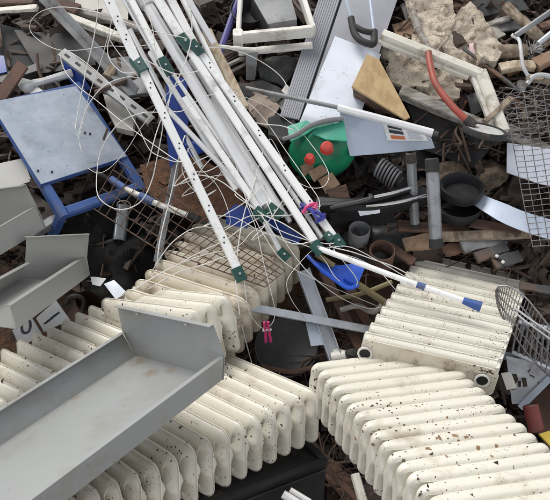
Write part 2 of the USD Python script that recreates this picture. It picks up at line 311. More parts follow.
def fit(obs, d0, ds, u, v, t0, hs=()):
    """least-squares pose of a rigid thing. obs: (local(d), pixel); u, v: first guess of its x, y axes; hs: (local(d), height, sigma)"""
    u = u/np.linalg.norm(u); w = np.cross(u, v); w /= np.linalg.norm(w); v = np.cross(w, u)
    r0 = Rot.from_matrix(np.stack([u, v, w], 1)).as_rotvec(); d0 = np.array(d0, float); ds = np.array(ds, float)
    pix = np.array([o[1] for o in obs], float)
    def res(q):
        d = d0+q[6:]*ds; A = Rot.from_rotvec(q[:3]).as_matrix()
        L = np.array([o[0](d) for o in obs], float)
        out = [((proj(L@A.T+q[3:6])-pix)/1.5).ravel(), q[6:]]
        for f, h, s in hs: out.append([(height(A@np.array(f(d), float)+q[3:6])-h)/s])
        return np.concatenate(out)
    s = least_squares(res, np.concatenate([r0, t0, 0*d0]), max_nfev=300); q = s.x
    fit.rms = float(np.sqrt((s.fun[:2*len(obs)]**2).mean()))*1.5
    return Rot.from_rotvec(q[:3]).as_matrix(), q[3:6], d0+q[6:]*ds
# ------------------------------------------------------------------ the ground under the heap
def ground_z(x, y):
    yy = np.where(y > 2.2, 2.2+np.tanh((y-2.2)/1.5)*1.5, y)
    k = np.clip((y+.25)/1.2, 0, 1)
    return np.where(y < .95, -.85+(SLOPE*.95-.16+.85)*k, SLOPE*yy-.16)
def make_ground():
    g = np.concatenate([[-60, -30, -12, -6], np.linspace(-3.2, 3.2, 150), [6, 12, 30, 60]])
    gy = np.concatenate([[-60, -30, -12, -6], np.linspace(-2.4, 4.6, 160), [8, 14, 30, 60]])
    X, Y = np.meshgrid(g, gy); Z = ground_z(X, Y)
    p = np.stack([X, Y, 0*X], -1)
    Z = Z+np.where((abs(X) < 4) & (abs(Y) < 5), .16*(meshkit.fbm(p*3, 4, 3)-.5)+.07*(meshkit.fbm(p*14, 3, 5)-.5), 0)
    n, m = X.shape; i = np.arange(n*m).reshape(n, m)
    F = np.stack([i[:-1, :-1], i[:-1, 1:], i[1:, 1:], i[1:, :-1]], -1).reshape(-1, 4)
    stuff('ground', (np.stack([X, Y, Z], -1).reshape(-1, 3), F), 'soil', 'structure', smooth=True)
make_ground()
KEEP = Polygon([(424, 258), (526, 280), (500, 372), (356, 352)]).buffer(9).union(Polygon([(196, 208), (302, 240), (302, 300), (258, 335), (140, 300), (136, 274)]).buffer(5))
def litter(name, m, n, region, hr, size, seed, label, dens=None):
    "loose bits strewn in the gaps: slivers, chips, bent strips"
    r = np.random.default_rng(seed); V, F, o = [], [], 0
    box = np.array([(x, y, z) for x in (-1, 1) for y in (-1, 1) for z in (-1, 1)], float)
    bf = np.array([(0, 1, 3), (0, 3, 2), (4, 6, 7), (4, 7, 5), (0, 4, 5), (0, 5, 1), (2, 3, 7), (2, 7, 6), (0, 2, 6), (0, 6, 4), (1, 5, 7), (1, 7, 3)])
    poly = Polygon(region); x0, y0, x1, y1 = poly.bounds
    from shapely.geometry import Point
    k = 0
    while k < n:
        x, y = r.uniform(x0, x1), r.uniform(y0, y1)
        if not poly.contains(Point(x, y)) or KEEP.contains(Point(x, y)): continue
        k += 1
        c = at(x, y, r.uniform(*hr)); kind = r.random(); s = size*np.exp(r.normal(0, .5))
        if kind < .45: d = (s*1.6, s*r.uniform(.12, .35), s*r.uniform(.05, .2))
        elif kind < .75: d = (s*.8, s*r.uniform(.4, .9), s*.06)
        else: d = (s*.5, s*r.uniform(.5, .9)*.6, s*r.uniform(.3, .5))
        ax = Rot.from_euler('zxy', [r.uniform(0, 2*math.pi), r.normal(0, .45), r.normal(0, .45)]).as_matrix()
        b = box*np.array(d)*(1+.35*r.normal(size=(8, 3))*[.3, .6, .4])
        V.append(c+b@ax.T); F.append(bf+o); o += 8
    stuff(name, (np.vstack(V), np.vstack(F)), m, label=label)

# ------------------------------------------------------------------ column radiators
def section(L, T, p, r=.045, depth=1., hub=True, hubw=.5):
    "one pressed-steel section: ridge along x 0..L, front to back z 0..T, thickness along y about 0; a welded seam runs round it"
    n = 7; r = min(r, T*.46); th = np.linspace(0, math.pi/2, n)
    cor = [((r, r), math.pi), ((L-r, r), 1.5*math.pi), ((L-r, T-r), 0), ((r, T-r), .5*math.pi)]
    P, D = [], []
    for (cx, cz), a0 in cor:
        for t in th:
            d = np.array([math.cos(a0+t), math.sin(a0+t)]); P.append(np.array([cx, cz])+r*d); D.append(d)
    # extra points along the two ends, where the hubs swell
    P2, D2 = [], []
    for i in range(len(P)):
        P2.append(P[i]); D2.append(D[i])
        a, b = P[i], P[(i+1) % len(P)]
        if np.linalg.norm(b-a) > .02:
            k = 6 if abs(a[0]-b[0]) < 1e-6 else 8
            for s in np.linspace(0, 1, k+2)[1:-1]: P2.append(a+(b-a)*s); D2.append(D[i])
    P, D = np.array(P2), np.array(D2)
    q = p/.052
    prof = [(0, 0), (.0016, 0.0), (.0019, .0035), (.0065*q, .0050), (.0115*q, .0094*depth), (.0165*q, .0158*depth), (.0203*q, .0240*depth), (.0225*q, .0350*depth), (.0234*q, .058*depth)]
    if p < .04: prof = [(0, 0), (.008*q, .0003), (.0135*q, .0011), (.0185*q, .0028), (.0225*q, .0058), (.0250*q, .0088), (.0266*q, .0092)]
    swell = np.exp(-(((P[:, 1]-T*.44)/(T*.12))**2))*((P[:, 0] < .006) | (P[:, 0] > L-.006))
    endm = np.clip(1-np.minimum(P[:, 0], L-P[:, 0])/.05, 0, 1)
    rings = []
    for y, ins in prof[::-1]: rings.append((y, ins))
    rings = [(y, i) for y, i in rings]+[(-y, i) for y, i in prof]
    V = []
    for y, ins in rings:
        e = ins*(1-hubw*swell*(abs(y) > .01*q)) if hub else np.full(len(P), ins)
        if not hub: e = e*np.where(np.abs(D[:, 0]) > .75, .3, 1)
        Q = P-D*e[:, None]
        yf = (1-.38*endm*(1-swell)+.14*swell) if hub else 1.
        V.append(np.stack([Q[:, 0], y*yf*np.ones(len(P)), Q[:, 1]], 1))
    m = len(P); F = []; j = np.arange(m); j2 = (j+1) % m
    for i in range(len(rings)-1): F += [np.stack([i*m+j, i*m+j2, (i+1)*m+j2], 1), np.stack([i*m+j, (i+1)*m+j2, (i+1)*m+j], 1)]
    V = np.vstack(V); nv = len(V)
    V = np.vstack([V, [[L/2, rings[0][0], T/2], [L/2, rings[-1][0], T/2]]])
    F += [np.stack([np.full(m, nv), j2, j], 1), np.stack([np.full(m, nv+1), (len(rings)-1)*m+j, (len(rings)-1)*m+j2], 1)]
    t = trimesh.Trimesh(V, np.vstack(F), process=False); t.fix_normals(); return t
RAD = {}; TOPS = []
def radiator(key, label, obs, dims, sig, h, hs, n, m, first=0, depth=1., hub=True, r=.045, tappings=True, far=0., group=None):
    def loc(d, i, a, b):
        s = math.cos(d[4]*i), math.sin(d[4]*i)
        return (i*d[1]*d[3]+a*d[0]*s[0], i*d[1]+a*d[0]*s[1], b*d[2])
    O = [((lambda d, i=i, a=a, b=b: loc(d, i, a, b)), c) for i, a, b, c in obs]
    top = [(i, a, at(*c, h)) for i, a, b, c in obs if b == 0]
    X = np.linalg.lstsq(np.array([[1, a, i] for i, a, g in top]), np.array([g for i, a, g in top]), rcond=None)[0]
    A, o, d = fit(O, list(dims)+[0., 0.], list(sig)+[.08 if key != 'R' else .2, .004], X[1], X[2], X[0], [(lambda d: (d[0]/2, 4*d[1], 0), h, hs)])
    L, p, T, sk, tw = d
    print('radiator', key, d.round(3), 'h', round(float(height(o)), 3), 'rms', round(fit.rms, 2), 'normal', (-A[:, 2]).round(2))
    if far:  # the whole thing further down its sight lines
        f = 1+far; o = CAM+(o-CAM)*f; L, p, T = L*f, p*f, T*f
    base = section(L, T, p, r, depth, hub)
    t = Thing('column_radiator', label, 'radiator', group)
    rs = np.random.default_rng(len(key)+n)
    for i in range(first, n):
        s = base.copy(); R = Rot.from_euler('z', tw*i+rs.normal(0, .002)).as_matrix()
        v = np.array(s.vertices)@R.T+[i*p*sk, i*p, rs.normal(0, .0012)]; v += .0022*(np.stack([meshkit.fbm(v*9+7*i+k, 2, k) for k in range(3)], 1)-.5)
        s.vertices = o+v@A.T; t.part('section', s, m, 38); TOPS.append(s.vertices[(v[:, 2] < .012) & (v[:, 0] > .02)])
    if key == 'R2':
        y = (n-1)*p+p*.5+.003; c = lambda x, z: o+A@np.array([x+(n-1)*p*sk, y, z])
        t.part('front_plate', sheet([c(.02, .006), c(L-.02, .006), c(L-.004, .022), c(L-.004, T-.022), c(L-.02, T-.006), c(.02, T-.006), c(.004, T-.022), c(.004, .022)], .004, .003, .02, 9), 'cream_grimy', 30)
    if tappings:
        for z in (.5,):
            for a in (.0, 1.):
                x = (.055 if a == 0 else L-.055)
                for i, sgn in ((first, -1), (n-1, 1)):
                    c = o+A@np.array([x+i*p*sk, i*p+sgn*p*.36, T*z]); ax = A@np.array([0, sgn, 0])
                    t.part('end_plug', lathe(c, ax, [(0, 0), (.024, 0), (.024, .012), (.015, .013), (.015, .022), (0, .022)], 12), m, 30)
    if key == 'B': print('B corners', [(height(o+A@np.array([x, y*p, T]))).round(3) for x in (0, L) for y in (0, 8)], proj(np.array([o+A@np.array([x, y*p, T]) for x in (0, L) for y in (0, 8)])).round(0).tolist())
    RAD[key] = (A, o, (L, p, T)); t.done()
S3 = (.03, .004, .03)
radiator('B', 'dirt-dotted cream radiator under the biggest grey tray, lying on a black crate', [(0, 1, 0, (320, 391)), (8, 1, 0, (197, 448)), (13, 1, 0, (100, 495)), (0, 1, 1, (319, 448)), (7, 1, 1, (214, 499)), (0, .25, 0, (237, 357)), (4, 1, 0, (260, 418))],
         (.42, .055, .16), S3, -.05, .02, 18, 'cream', far=-.095, r=.036)
radiator('C', 'clean cream radiator poking out behind the screw-holed end of the biggest grey tray', [(0, 0, 0, (129, 284)), (0, 1, 0, (229, 299)), (1, 0, 0, (115, 291)), (3, 1, 0, (183, 314)), (0, 1, 1, (245, 353))],
         (.34, .055, .16), S3, .0, .03, 3, 'cream', tappings=False, r=.03, far=-.065)
radiator('A', 'cream radiator at the left edge, half hidden between two grey trays', [(0, 0, 0, (102, 299)), (6, 0, 0, (15, 337)), (6, 1, 0, (74, 363)), (10, 1, 0, (8, 404))],
         (.24, .055, .16), S3, .0, .03, 14, 'cream', first=0, far=-.03, r=.022, tappings=False)
radiator('D', 'tan yellowed radiator under the rusty wire rack and the drying-rack arms', [(0, 1, 0, (302, 242)), (5, 1, 0, (259, 291)), (5, 0, 0, (150, 259)), (7, 0, 0, (137, 277)), (0, 1, 1, (301, 292)), (5, 1, 1, (259, 332)), (0, .4, 0, (236, 220))],
         (.40, .055, .16), S3, .0, .03, 9, 'cream_tan', far=-.005)
radiator('R', 'widest cream radiator at bottom right, its many ridges running to the right edge', [(0, 0, 0, (310, 364)), (0, 1, 0, (440, 348)), (3, 0, 0, (334, 389)), (5, 0, 0, (349, 406)), (8, 0, 0, (373, 432)), (11, 0, 0, (396, 466)), (11, 1, 0, (549, 443)), (8, 1, 0, (518, 414)), (5, 1, 0, (489, 389)), (4, 0, 1, (334, 447)), (6, 0, 1, (349, 463)), (8, 0, 1, (364, 485))],
         (.40, .052, .15), S3, .03, .03, 19, 'cream', r=.024, depth=1.15, far=-.1)
radiator('R2', 'dirt-speckled shallow-ribbed radiator lying flat under the blue-tipped white pole', [(0, 0, 0, (420, 253)), (0, 1, 0, (529, 277)), (11, 0, 0, (365, 334)), (11, 1, 0, (504, 359)), (11, 1, 1, (491, 391)), (11, 0, 1, (356, 359))],
         (.38, .045, .09), S3, .03, .03, 12, 'cream_dirty', depth=.6, hub=False, r=.012, far=.03, tappings=False)

# ------------------------------------------------------------------ grey steel trays
def tray(label, obs, dims, h, hs, inits, length, m, skew=0., near=0., holes=(), lens=(.5, .5, .5, .5)):
    F = lambda k: {'F0': lambda d: (d[8], 0, 0), 'F1': lambda d: (0, d[0], 0), 'TL': lambda d: (d[8], -d[3], d[1]), 'TR': lambda d: (0, d[0]+d[3], d[1]), 'EL': lambda d: (d[8], -d[3]*.6, d[2]), 'ER': lambda d: (0, d[0]+d[3]*.6, d[2]),
                   'TLf': lambda d: (d[4], -d[3], d[1]), 'TRf': lambda d: (d[5], d[0]+d[3], d[1]), 'F0f': lambda d: (d[6], 0, 0), 'F1f': lambda d: (d[7], d[0], 0)}[k]
    u, v, t0 = [at(*c, h) for c in inits]
    A, o, d = fit([(F(k), c) for k, c in obs], list(dims)+list(lens)+[0.], [.05, .02, .04, .01, 1, 1, 1, 1, max(skew, 1e-6)], u-t0, v-t0, t0, [(lambda d: (.15, d[0]/2, 0), h, hs)])
    W, hw, he, fl, s = *d[:4], d[8]
    print('tray', d.round(3), 'rms', round(fit.rms, 2), 'h', round(float(height(o)), 3))
    if near: f = 1-near; o = CAM+(o-CAM)*f; W, hw, he, fl, s = W*f, hw*f, he*f, fl*f, s*f
    G = lambda *p: o+A@np.array(p, float)
    t = Thing('steel_tray', label, 'tray')
    e = .0025
    def plate(name, P, thick=.002, dent=.0003, sd=0):
        t.part(name, sheet([G(*p) for p in P], thick, dent, .04, 3, seed=sd), m, 20)
    Lf = length
    if m == 'tray': M['tray'] = mat('grey_tray_paint', (.29, .3, .293), (.265, .272, .266), 2.5, .3, spec=.7, dirt=((.235, .225, .2), .3, 6), speck=[((.2, .19, .17), 60, .1)], rvar=.1, stain=[(G(.02, .03, 0), .035, (.2, .15, .1)), (G(.045, W*.36, 0), .03, (.2, .14, .09)), (G(.02, W*.5, 0), .02, (.22, .17, .12)), (G(.2, .01, .0), .02, (.25, .21, .16))])
    def strip(name, path, w, tt, up): t.part(name, sweep(np.array([G(*p) for p in path]), rrect(w, tt, .0006), A@np.array(up, float)), m, 30)
    plate('floor', [(s, 0, 0), (0, W, 0), (Lf, W, 0), (Lf, 0, 0)], sd=1)
    plate('side_wall', [(s+e, .0006, -.003), (Lf, .0006, -.003), (Lf, -fl, hw), (s+e, -fl, hw)], sd=2)
    plate('side_wall', [(e, W+.001, -.002), (Lf, W+.001, -.002), (Lf, W+fl, hw), (e, W+fl, hw)], sd=3)
    plate('end_panel', [(s, -.003, -.003), (0, W+.003, -.003), (0, W+fl+.001, hw), (0, W+fl*.6, he), (s, -fl*.6, he), (s, -fl-.001, hw)], sd=4)
    # folded hems
    strip('rim', [(s+e, -fl+.0055, hw+.001), (Lf, -fl+.0055, hw+.001)], .013, .0022, (0, 0, 1))
    strip('rim', [(e, W+fl-.0055, hw+.001), (Lf, W+fl-.0055, hw+.001)], .013, .0022, (0, 0, 1))
    strip('rim', [(s+.006, -fl*.6, he+.001), (.006, W+fl*.6, he+.001)], .012, .0022, (0, 0, 1))
    t.part('corner_seam', sweep(np.array([G(.004, W-.001, .001), G(.004, W+fl-.006, hw)]), circ(.0018, 6)), m, 30)
    for yy, zz in holes:
        c = G(s*(1-yy)+.0025, yy*W, he*zz); t.part('rivet', lathe(c, A@np.array([1., 0, 0]), [(0, .003), (.0035, .003), (.005, 0), (0, 0)], 10), 'lightgrey', 30)
    t.done(); return A, o, d
tray('biggest grey tray, open and empty, across the cream radiators in front', [('F0', (137, 355)), ('TL', (121, 332)), ('TR', (222, 356)), ('F1', (224, 380)), ('EL', (115, 303)), ('ER', (216, 327)), ('TLf', (0, 411)), ('TRf', (34, 499)), ('F0f', (0, 447)), ('F1f', (77, 487))],
     (.28, .09, .18, .02), .09, .02, [(0, 447), (224, 380), (137, 355)], .85, 'tray', near=.165, holes=((.2, .93), (.76, .93)))
tray('middle grey tray at the left edge, crooked end panel with one dark hole', [('F0', (15, 279)), ('EL', (31, 238)), ('ER', (83, 233)), ('TR', (90, 257)), ('F1', (92, 275)), ('TRf', (0, 314)), ('F1f', (20, 325))],
     (.28, .07, .15, .01), .11, .03, [(-90, 330), (92, 275), (15, 279)], .6, 'tray_warm', skew=.2)
tray('small grey tray above it, against the blue frame', [('EL', (-32, 192)), ('ER', (25, 185)), ('TR', (36, 207)), ('F1', (46, 227)), ('TRf', (0, 227)), ('F1f', (0, 254))],
     (.28, .07, .13, .01), .11, .03, [(-60, 260), (46, 227), (-30, 230)], .5, 'tray_warm')
tt = Thing('folded_panel', 'flat grey panel at the left edge, topmost above the trays', 'panel')
tt.part('panel_face', sheet(pts([(-60, 176), (23, 158), (31, 181), (-50, 208)], .07), .003, .002), 'tray_warm')
tt.part('folded_edge', bar(at(23, 158, .075), at(31, 181, .075), .006, .02), 'tray_warm')
tt.done()
# ------------------------------------------------------------------ the loose litter between things
ALL = [(-30, -20), (580, -20), (580, 240), (300, 250), (60, 290), (-30, 250)]
litter('rusty_litter', 'scrap', 5200, ALL, (-.2, -.11), .019, 1, 'brown and grey bits of scrap littered between the bigger things')
litter('wood_litter', 'scrap', 4200, [(370, -20), (580, -20), (580, 150), (440, 150), (380, 60)], (-.16, -.05), .017, 2, 'chips of wood, stone and rusty metal at the top right')
litter('dark_litter', 'scrap_dark', 3000, [(-30, -20), (330, -20), (330, 210), (-30, 230)], (-.18, -.1), .024, 3, 'dark scrap bits among the poles and boards')
litter('low_litter', 'scrap_dark', 2600, [(220, 280), (380, 250), (580, 250), (580, 520), (-10, 520), (60, 300)], (-.66, -.52), .022, 4, 'dark bits lying deep between the radiators')
litter('right_litter', 'scrap', 2600, [(360, 200), (580, 150), (580, 380), (505, 380), (520, 280), (420, 250)], (-.2, -.12), .02, 5, 'brown splinters and scrap round the flat radiator')

def tangle(name, m, n, region, hr, length, seed, label, rr=(.0012, .004)):
    "thin rods, twigs and wires lying every way"
    from shapely.geometry import Point
    r = np.random.default_rng(seed); poly = Polygon(region); x0, y0, x1, y1 = poly.bounds; ms = []
    while len(ms) < n:
        x, y = r.uniform(x0, x1), r.uniform(y0, y1)
        if not poly.contains(Point(x, y)) or KEEP.contains(Point(x, y)): continue
        c = at(x, y, r.uniform(*hr)); a = r.uniform(0, 2*math.pi); d = math.cos(a)*RT+math.sin(a)*np.cross(NRM, RT)+NRM*r.normal(0, .25); L = length*np.exp(r.normal(0, .5))
        k = 4; P = c+np.linspace(-.5, .5, k)[:, None]*L*d+r.normal(size=(k, 3))*L*(.02 if r.random() < .6 else .1)
        ms.append(tube(P, r.uniform(*rr)*(1 if r.random() < .8 else 2), 5, 4))
    stuff(name, joined(ms), m, label=label, smooth=40)
def shards(name, m, n, region, hr, size, seed, label):
    "torn and crumpled flat pieces"
    from shapely.geometry import Point
    r = np.random.default_rng(seed); poly = Polygon(region); x0, y0, x1, y1 = poly.bounds; V, F, o, k = [], [], 0, 0
    g = np.array([(i, j) for i in range(5) for j in range(5)], float)/2-1; gi = np.arange(25).reshape(5, 5)
    f = np.stack([gi[:-1, :-1], gi[1:, :-1], gi[1:, 1:], gi[:-1, 1:]], -1).reshape(-1, 4); f = np.vstack([f[:, [0, 1, 2]], f[:, [0, 2, 3]]])
    while k < n:
        x, y = r.uniform(x0, x1), r.uniform(y0, y1)
        if not poly.contains(Point(x, y)) or KEEP.contains(Point(x, y)): continue
        k += 1; s = size*np.exp(r.normal(0, .45)); q = g*[s, s*r.uniform(.3, .9)]+r.normal(size=(25, 2))*s*.07
        z = s*.9*(meshkit.fbm(np.c_[g*1.1+k*3.7, np.zeros(25)], 2, k)-.5)+s*r.normal(0, .25)*g[:, 0]**2
        A = Rot.from_euler('zxy', [r.uniform(0, 6.28), r.normal(0, .4)-.35, r.normal(0, .4)]).as_matrix()
        v = np.c_[q, z]@A.T+at(x, y, r.uniform(*hr)); n_ = A[:, 2]*.0025
        V += [v, v-n_]; F += [f+o, f[:, ::-1]+o+25]; o += 50
    stuff(name, (np.vstack(V), np.vstack(F)), m, label=label)
TOPR = [(370, -20), (580, -20), (580, 150), (440, 150), (380, 60)]
tangle('wire_tangle', 'tangle', 420, ALL, (-.15, -.06), .11, 31, 'thin rusty rods and wires tangled through the heap')
tangle('twig_tangle', 'tangle', 380, TOPR, (-.08, .0), .12, 32, 'twigs, rods and wire ends among the rubble at the top right')
tangle('right_tangle', 'tangle', 260, [(340, 190), (580, 140), (580, 330), (520, 290), (420, 250), (340, 290)], (-.17, -.1), .1, 33, 'rusty rods and splinters behind the flat radiator')
tangle('rod_tangle', 'tangle', 130, [(-30, -20), (330, -20), (330, 120), (-30, 110)], (-.08, .0), .17, 37, 'rods and pipes crossing behind the drying-rack arms at the top', (.002, .0055))
tangle('thick_tangle', 'tangle', 90, TOPR, (-.04, .03), .13, 38, 'thicker rods and roots on the rubble at the top right', (.0025, .006))
tangle('low_tangle', 'tangle', 120, [(230, 300), (360, 270), (380, 500), (300, 500), (320, 420)], (-.4, -.22), .12, 34, 'rods and wires in the gap between the front radiators', (.001, .0024))
shards('torn_sheet_bits', 'scrap', 330, ALL, (-.14, -.06), .032, 35, 'torn and crumpled flat bits of metal and plastic in the heap')
shards('torn_rubble_bits', 'scrap', 260, TOPR, (-.08, .0), .034, 36, 'torn flat bits among the rubble at the top right')
litter('coarse_litter', 'scrap', 260, [(380, -20), (580, -20), (580, 140), (450, 130), (380, 60)], (-.09, .0), .034, 6, 'bigger broken wood and metal bits among the concrete at the top right')
litter('coarse_dark_litter', 'scrap_dark', 200, [(-30, -20), (330, -20), (330, 120), (-30, 100)], (-.12, -.03), .036, 7, 'bigger dark broken bits at the top left')
# ------------------------------------------------------------------ short hands for single pieces: pixel corners and heights in, one thing out
def board(name, label, cat, a, b, w, t, m, seg=10, warp=.004, jit=.0015, roll=0., group=None, up=None):
    P = pts([a, b]); L = np.linspace(0, 1, seg+1)[:, None]; Q = P[0]+(P[1]-P[0])*L
    k = rng.random(3)*9
    Q += NRM*warp*np.sin(L*3.1+k[0])+np.cross(NRM, unit(P[1]-P[0]))*warp*np.sin(L*2.3+k[1])
    me = sweep(Q, rrect(w, t, min(w, t)*.13), up, roll=roll, taper=list(1+.08*rng.normal(size=4)))
    me.vertices += (rng.random(me.vertices.shape)-.5)*jit
    return solo(name, label, cat, me, m, 25, group)
def plate(name, label, cat, poly, m, thick=.004, dent=.006, res=.03, dscale=5., h=None, curl=0., seed=0, group=None):
    return solo(name, label, cat, sheet(pts(poly, h), thick, dent, res, dscale, seed=seed or int(rng.integers(99)), curl=curl), m, 25, group)
def rod(name, label, cat, path, r, m, h=None, n=8, group=None, taper=None):
    return solo(name, label, cat, tube(pts(path, h), r, n, taper=taper), m, 40, group)

# ------------------------------------------------------------------ left: blue framed table top, rail, plates
def blue_table():
    c = [((lambda d, a=a, b=b: (a*d[0], b*d[1], 0)), q) for a, b, q in ((0, 0, (60, 219)), (1, 0, (146, 190)), (0, 1, (-10, 105)), (1, 1, (80, 84)))]
    g = {k: at(*q, .05) for k, q in zip('ABCD', ((60, 219), (146, 190), (-10, 105), (80, 84)))}
    A, o, d = fit(c, (.35, .6), (.1, .1), g['B']-g['A'], g['C']-g['A'], g['A'], [(lambda d: (d[0]/2, d[1]/2, 0), .05, .02)])
    W, H = d; G = lambda x, y, z=0: o+A@np.array([x, y, z], float); up = A[:, 2]
    t = Thing('blue_framed_table', 'blue steel frame topped with a shiny galvanised sheet, lying on the left', 'table frame')
    bw = .032
    t.part('frame_beam', bar(G(bw/2, -.0), G(bw/2, H), bw, .035, up), 'bluepaint')
    t.part('frame_beam', bar(G(bw, bw/2), G(W-bw, bw/2), bw, .034, up), 'bluepaint')
    t.part('frame_beam', bar(G(W-bw/2, 0), G(W-bw/2, H), bw, .035, up), 'bluepaint')
    t.part('frame_beam', bar(G(bw, H-bw/2), G(W-bw, H-bw/2), bw, .034, up), 'bluepaint')
    t.part('leg', bar(G(bw/2+.002, bw/2, -.0185), G(bw/2+.002, bw/2, -.3), .03, .03, A[:, 0]), 'bluepaint')
    t.part('leg', bar(G(W-bw/2-.002, bw/2, -.0185), G(W-bw/2-.002, bw/2, -.3), .03, .03, A[:, 0]), 'bluepaint')
    # where the sheet's corners are seen, on the frame's plane raised by 2 cm
    z = .024
    def onplane(x, y):
        dd = FW+(x-275)*K*RT+(250-y)*K*UPV; p0 = G(0, 0, z); n = A[:, 2]; return CAM+dd*(((p0-CAM)@n)/(dd@n))
    P = [onplane(*q) for q in ((41, 184), (127, 156), (76, 86), (-10, 102))]
    t.part('top_sheet', sheet(P, .002, .003, .03, 2.2, seed=4), 'zinc', 30)
    lip = [onplane(41, 184), onplane(127, 156)]
    t.part('sheet_edge', sweep(np.array(lip)-up*.012, rrect(.003, .022, .0005), up), 'bluepaint', 30)
    for q in ((85, 133), (90, 134), (38, 171), (52, 172)):
        t.part('hole', lathe(onplane(*q)+up*.002, up, [(0, .001), (.004, .001), (.004, 0)], 8), 'black', 30)
    t.done()
blue_table()
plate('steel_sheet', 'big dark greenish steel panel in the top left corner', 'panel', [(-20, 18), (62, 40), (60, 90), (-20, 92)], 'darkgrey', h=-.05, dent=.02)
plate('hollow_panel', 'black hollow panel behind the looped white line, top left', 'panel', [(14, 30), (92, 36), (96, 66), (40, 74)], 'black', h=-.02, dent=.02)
board('pale_lath', 'pale whitish lath in the top left corner', 'lath', (-10, 13, .0), (37, 7, .02), .024, .016, 'whitewood')
board('thin_lath', 'dark brown lath just under the pale one, top left corner', 'lath', (-10, 3, .0), (34, 2, .0), .03, .02, 'woodbrown')
solo('angle_bar', 'long grey steel angle bar leaning in at the top left', 'steel bar', sweep(pts([(34, -14, .1), (134, 92, .06)]), angle(.034, .034, .004), NRM+.9*RT), 'steel', 20)
plate('beige_sheet', 'beige grey sheet at the top edge beside the drying rack', 'sheet', [(76, -14), (128, -14), (128, 24), (96, 22), (74, 12)], 'beigesheet', h=.0, dent=.012)
board('cream_plank', 'cream painted plank with a dark underside, upper left', 'plank', (58, 14, .03), (132, 41, .03), .032, .03, 'whitewood')
board('dark_plank', 'dark wooden plank just above the cream painted one', 'plank', (70, 8, .01), (140, 28, .01), .03, .02, 'woodgrey')
board('brown_box_strip', 'short dark brown strip by the beige sheet at the top', 'strip', (52, 0, .04), (77, 11, .04), .05, .02, 'rustbrown')
def slotted_rail():
    t = Thing('slotted_rail', 'grey slotted steel rail under the white line loops, upper left', 'steel rail')
    P = pts([(62, 53, .08), (152, 122, .05)]); d = unit(P[1]-P[0]); up = unit(NRM-.15*RT); s = unit(np.cross(d, up)); up = np.cross(s, d)
    t.part('rail_channel', sweep(P, chan(.036, .02, .003)*[1, -1], up), 'steel', 20)
    L = np.linalg.norm(P[1]-P[0])
    for k in range(int(L/.055)):
        c = P[0]+d*(.03+.055*k)+up*.0105
        t.part('slot', sweep(np.array([c-d*.011, c+d*.011]), rrect(.009, .002, .0005), up), 'black', 20)
    t.done()
slotted_rail()
plate('blue_tray_shell', 'dark blue plastic shell under the slotted rail', 'plastic piece', [(63, 58, .02), (72, 66, .04), (88, 90, .0), (80, 92, -.03), (68, 78, -.03)], 'blueplastic', thick=.02)
plate('blue_scrap', 'dark blue bit of plastic at the left edge', 'plastic piece', [(-10, 55), (4, 56), (7, 72), (-10, 76)], 'blueplastic', h=.0)
plate('brown_plate', 'tilted dark brown plate at the left edge above the shiny sheet', 'plate', [(-8, 96, .03), (18, 60, .08), (27, 67, .08), (4, 102, .03)], 'rustbrown', thick=.012, dent=.002)
rod('bent_trim', 'bent light grey plastic trim above the shiny blue-framed sheet', 'trim', [(18, 80, -.0), (26, 88, .02), (34, 84, .02), (48, 80, .03), (72, 73, .02)], .016, 'lightgrey', taper=[.6, 1.3, .8, 1])
plate('grey_flap', 'light grey plastic flap lying behind the shiny sheet', 'plastic piece', [(20, 78), (30, 80), (45, 93), (34, 99)], 'lightgrey', h=.02, curl=2.)
board('dark_strip', 'short dark strip under the brown plate at left', 'strip', (-6, 84, -.02), (40, 66, -.02), .04, .02, 'darksteel')
plate('speckled_board', 'grey speckled board behind the rails, upper left of the aluminium arms', 'board', [(98, 60), (132, 56), (150, 92), (118, 96)], 'midgrey', h=-.01, thick=.02)
plate('foam_lump', 'grey mottled foam piece right of the shiny sheet', 'foam piece', [(103, 94), (122, 100), (135, 114), (133, 132), (116, 128), (108, 112)], 'beigesheet', h=.0, thick=.03, dent=.02)
solo('wood_block', 'small brown wooden block by the first aluminium arm', 'wood block', bar(at(107, 78, .05), at(117, 64, .05), .035, .035, jit=.004), 'wood')
rod('bent_bar', 'black bent bar lying on the corner of the shiny sheet', 'bar', [(64, 154, .01), (76, 161, .03), (92, 170, .03), (112, 181, .02)], .008, 'black')
board('grey_stub', 'grey square tube end below the blue frame corner', 'steel bar', (33, 236, -.02), (64, 217, -.02), .03, .03, 'steel')
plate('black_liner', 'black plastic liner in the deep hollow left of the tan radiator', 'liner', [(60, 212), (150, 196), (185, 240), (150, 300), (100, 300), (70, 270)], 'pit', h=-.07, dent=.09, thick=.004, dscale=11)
plate('brown_crate_side', 'dark brown board under the blue frame', 'board', [(60, 190), (130, 165), (135, 185), (72, 212)], 'woodbrown', h=-.12, thick=.01)
def jar():
    t = Thing('plastic_beaker', 'cloudy clear plastic beaker lying in the dark beside the wire rack', 'beaker')
    a, b = at(124, 206, -.03), at(119, 241, -.06)
    t.part('cup', pipe(a, b, px(a, 6.5), .0025, 18), 'clear')
    t.part('rim', sweep(a+px(a, 6.9)*np.stack([np.cos(x := np.linspace(0, 2*math.pi, 24, endpoint=False))*1., np.zeros(24), np.sin(x)], 1)@np.eye(3), circ(.002, 6), closed=True), 'lightgrey')
    t.done()
jar()
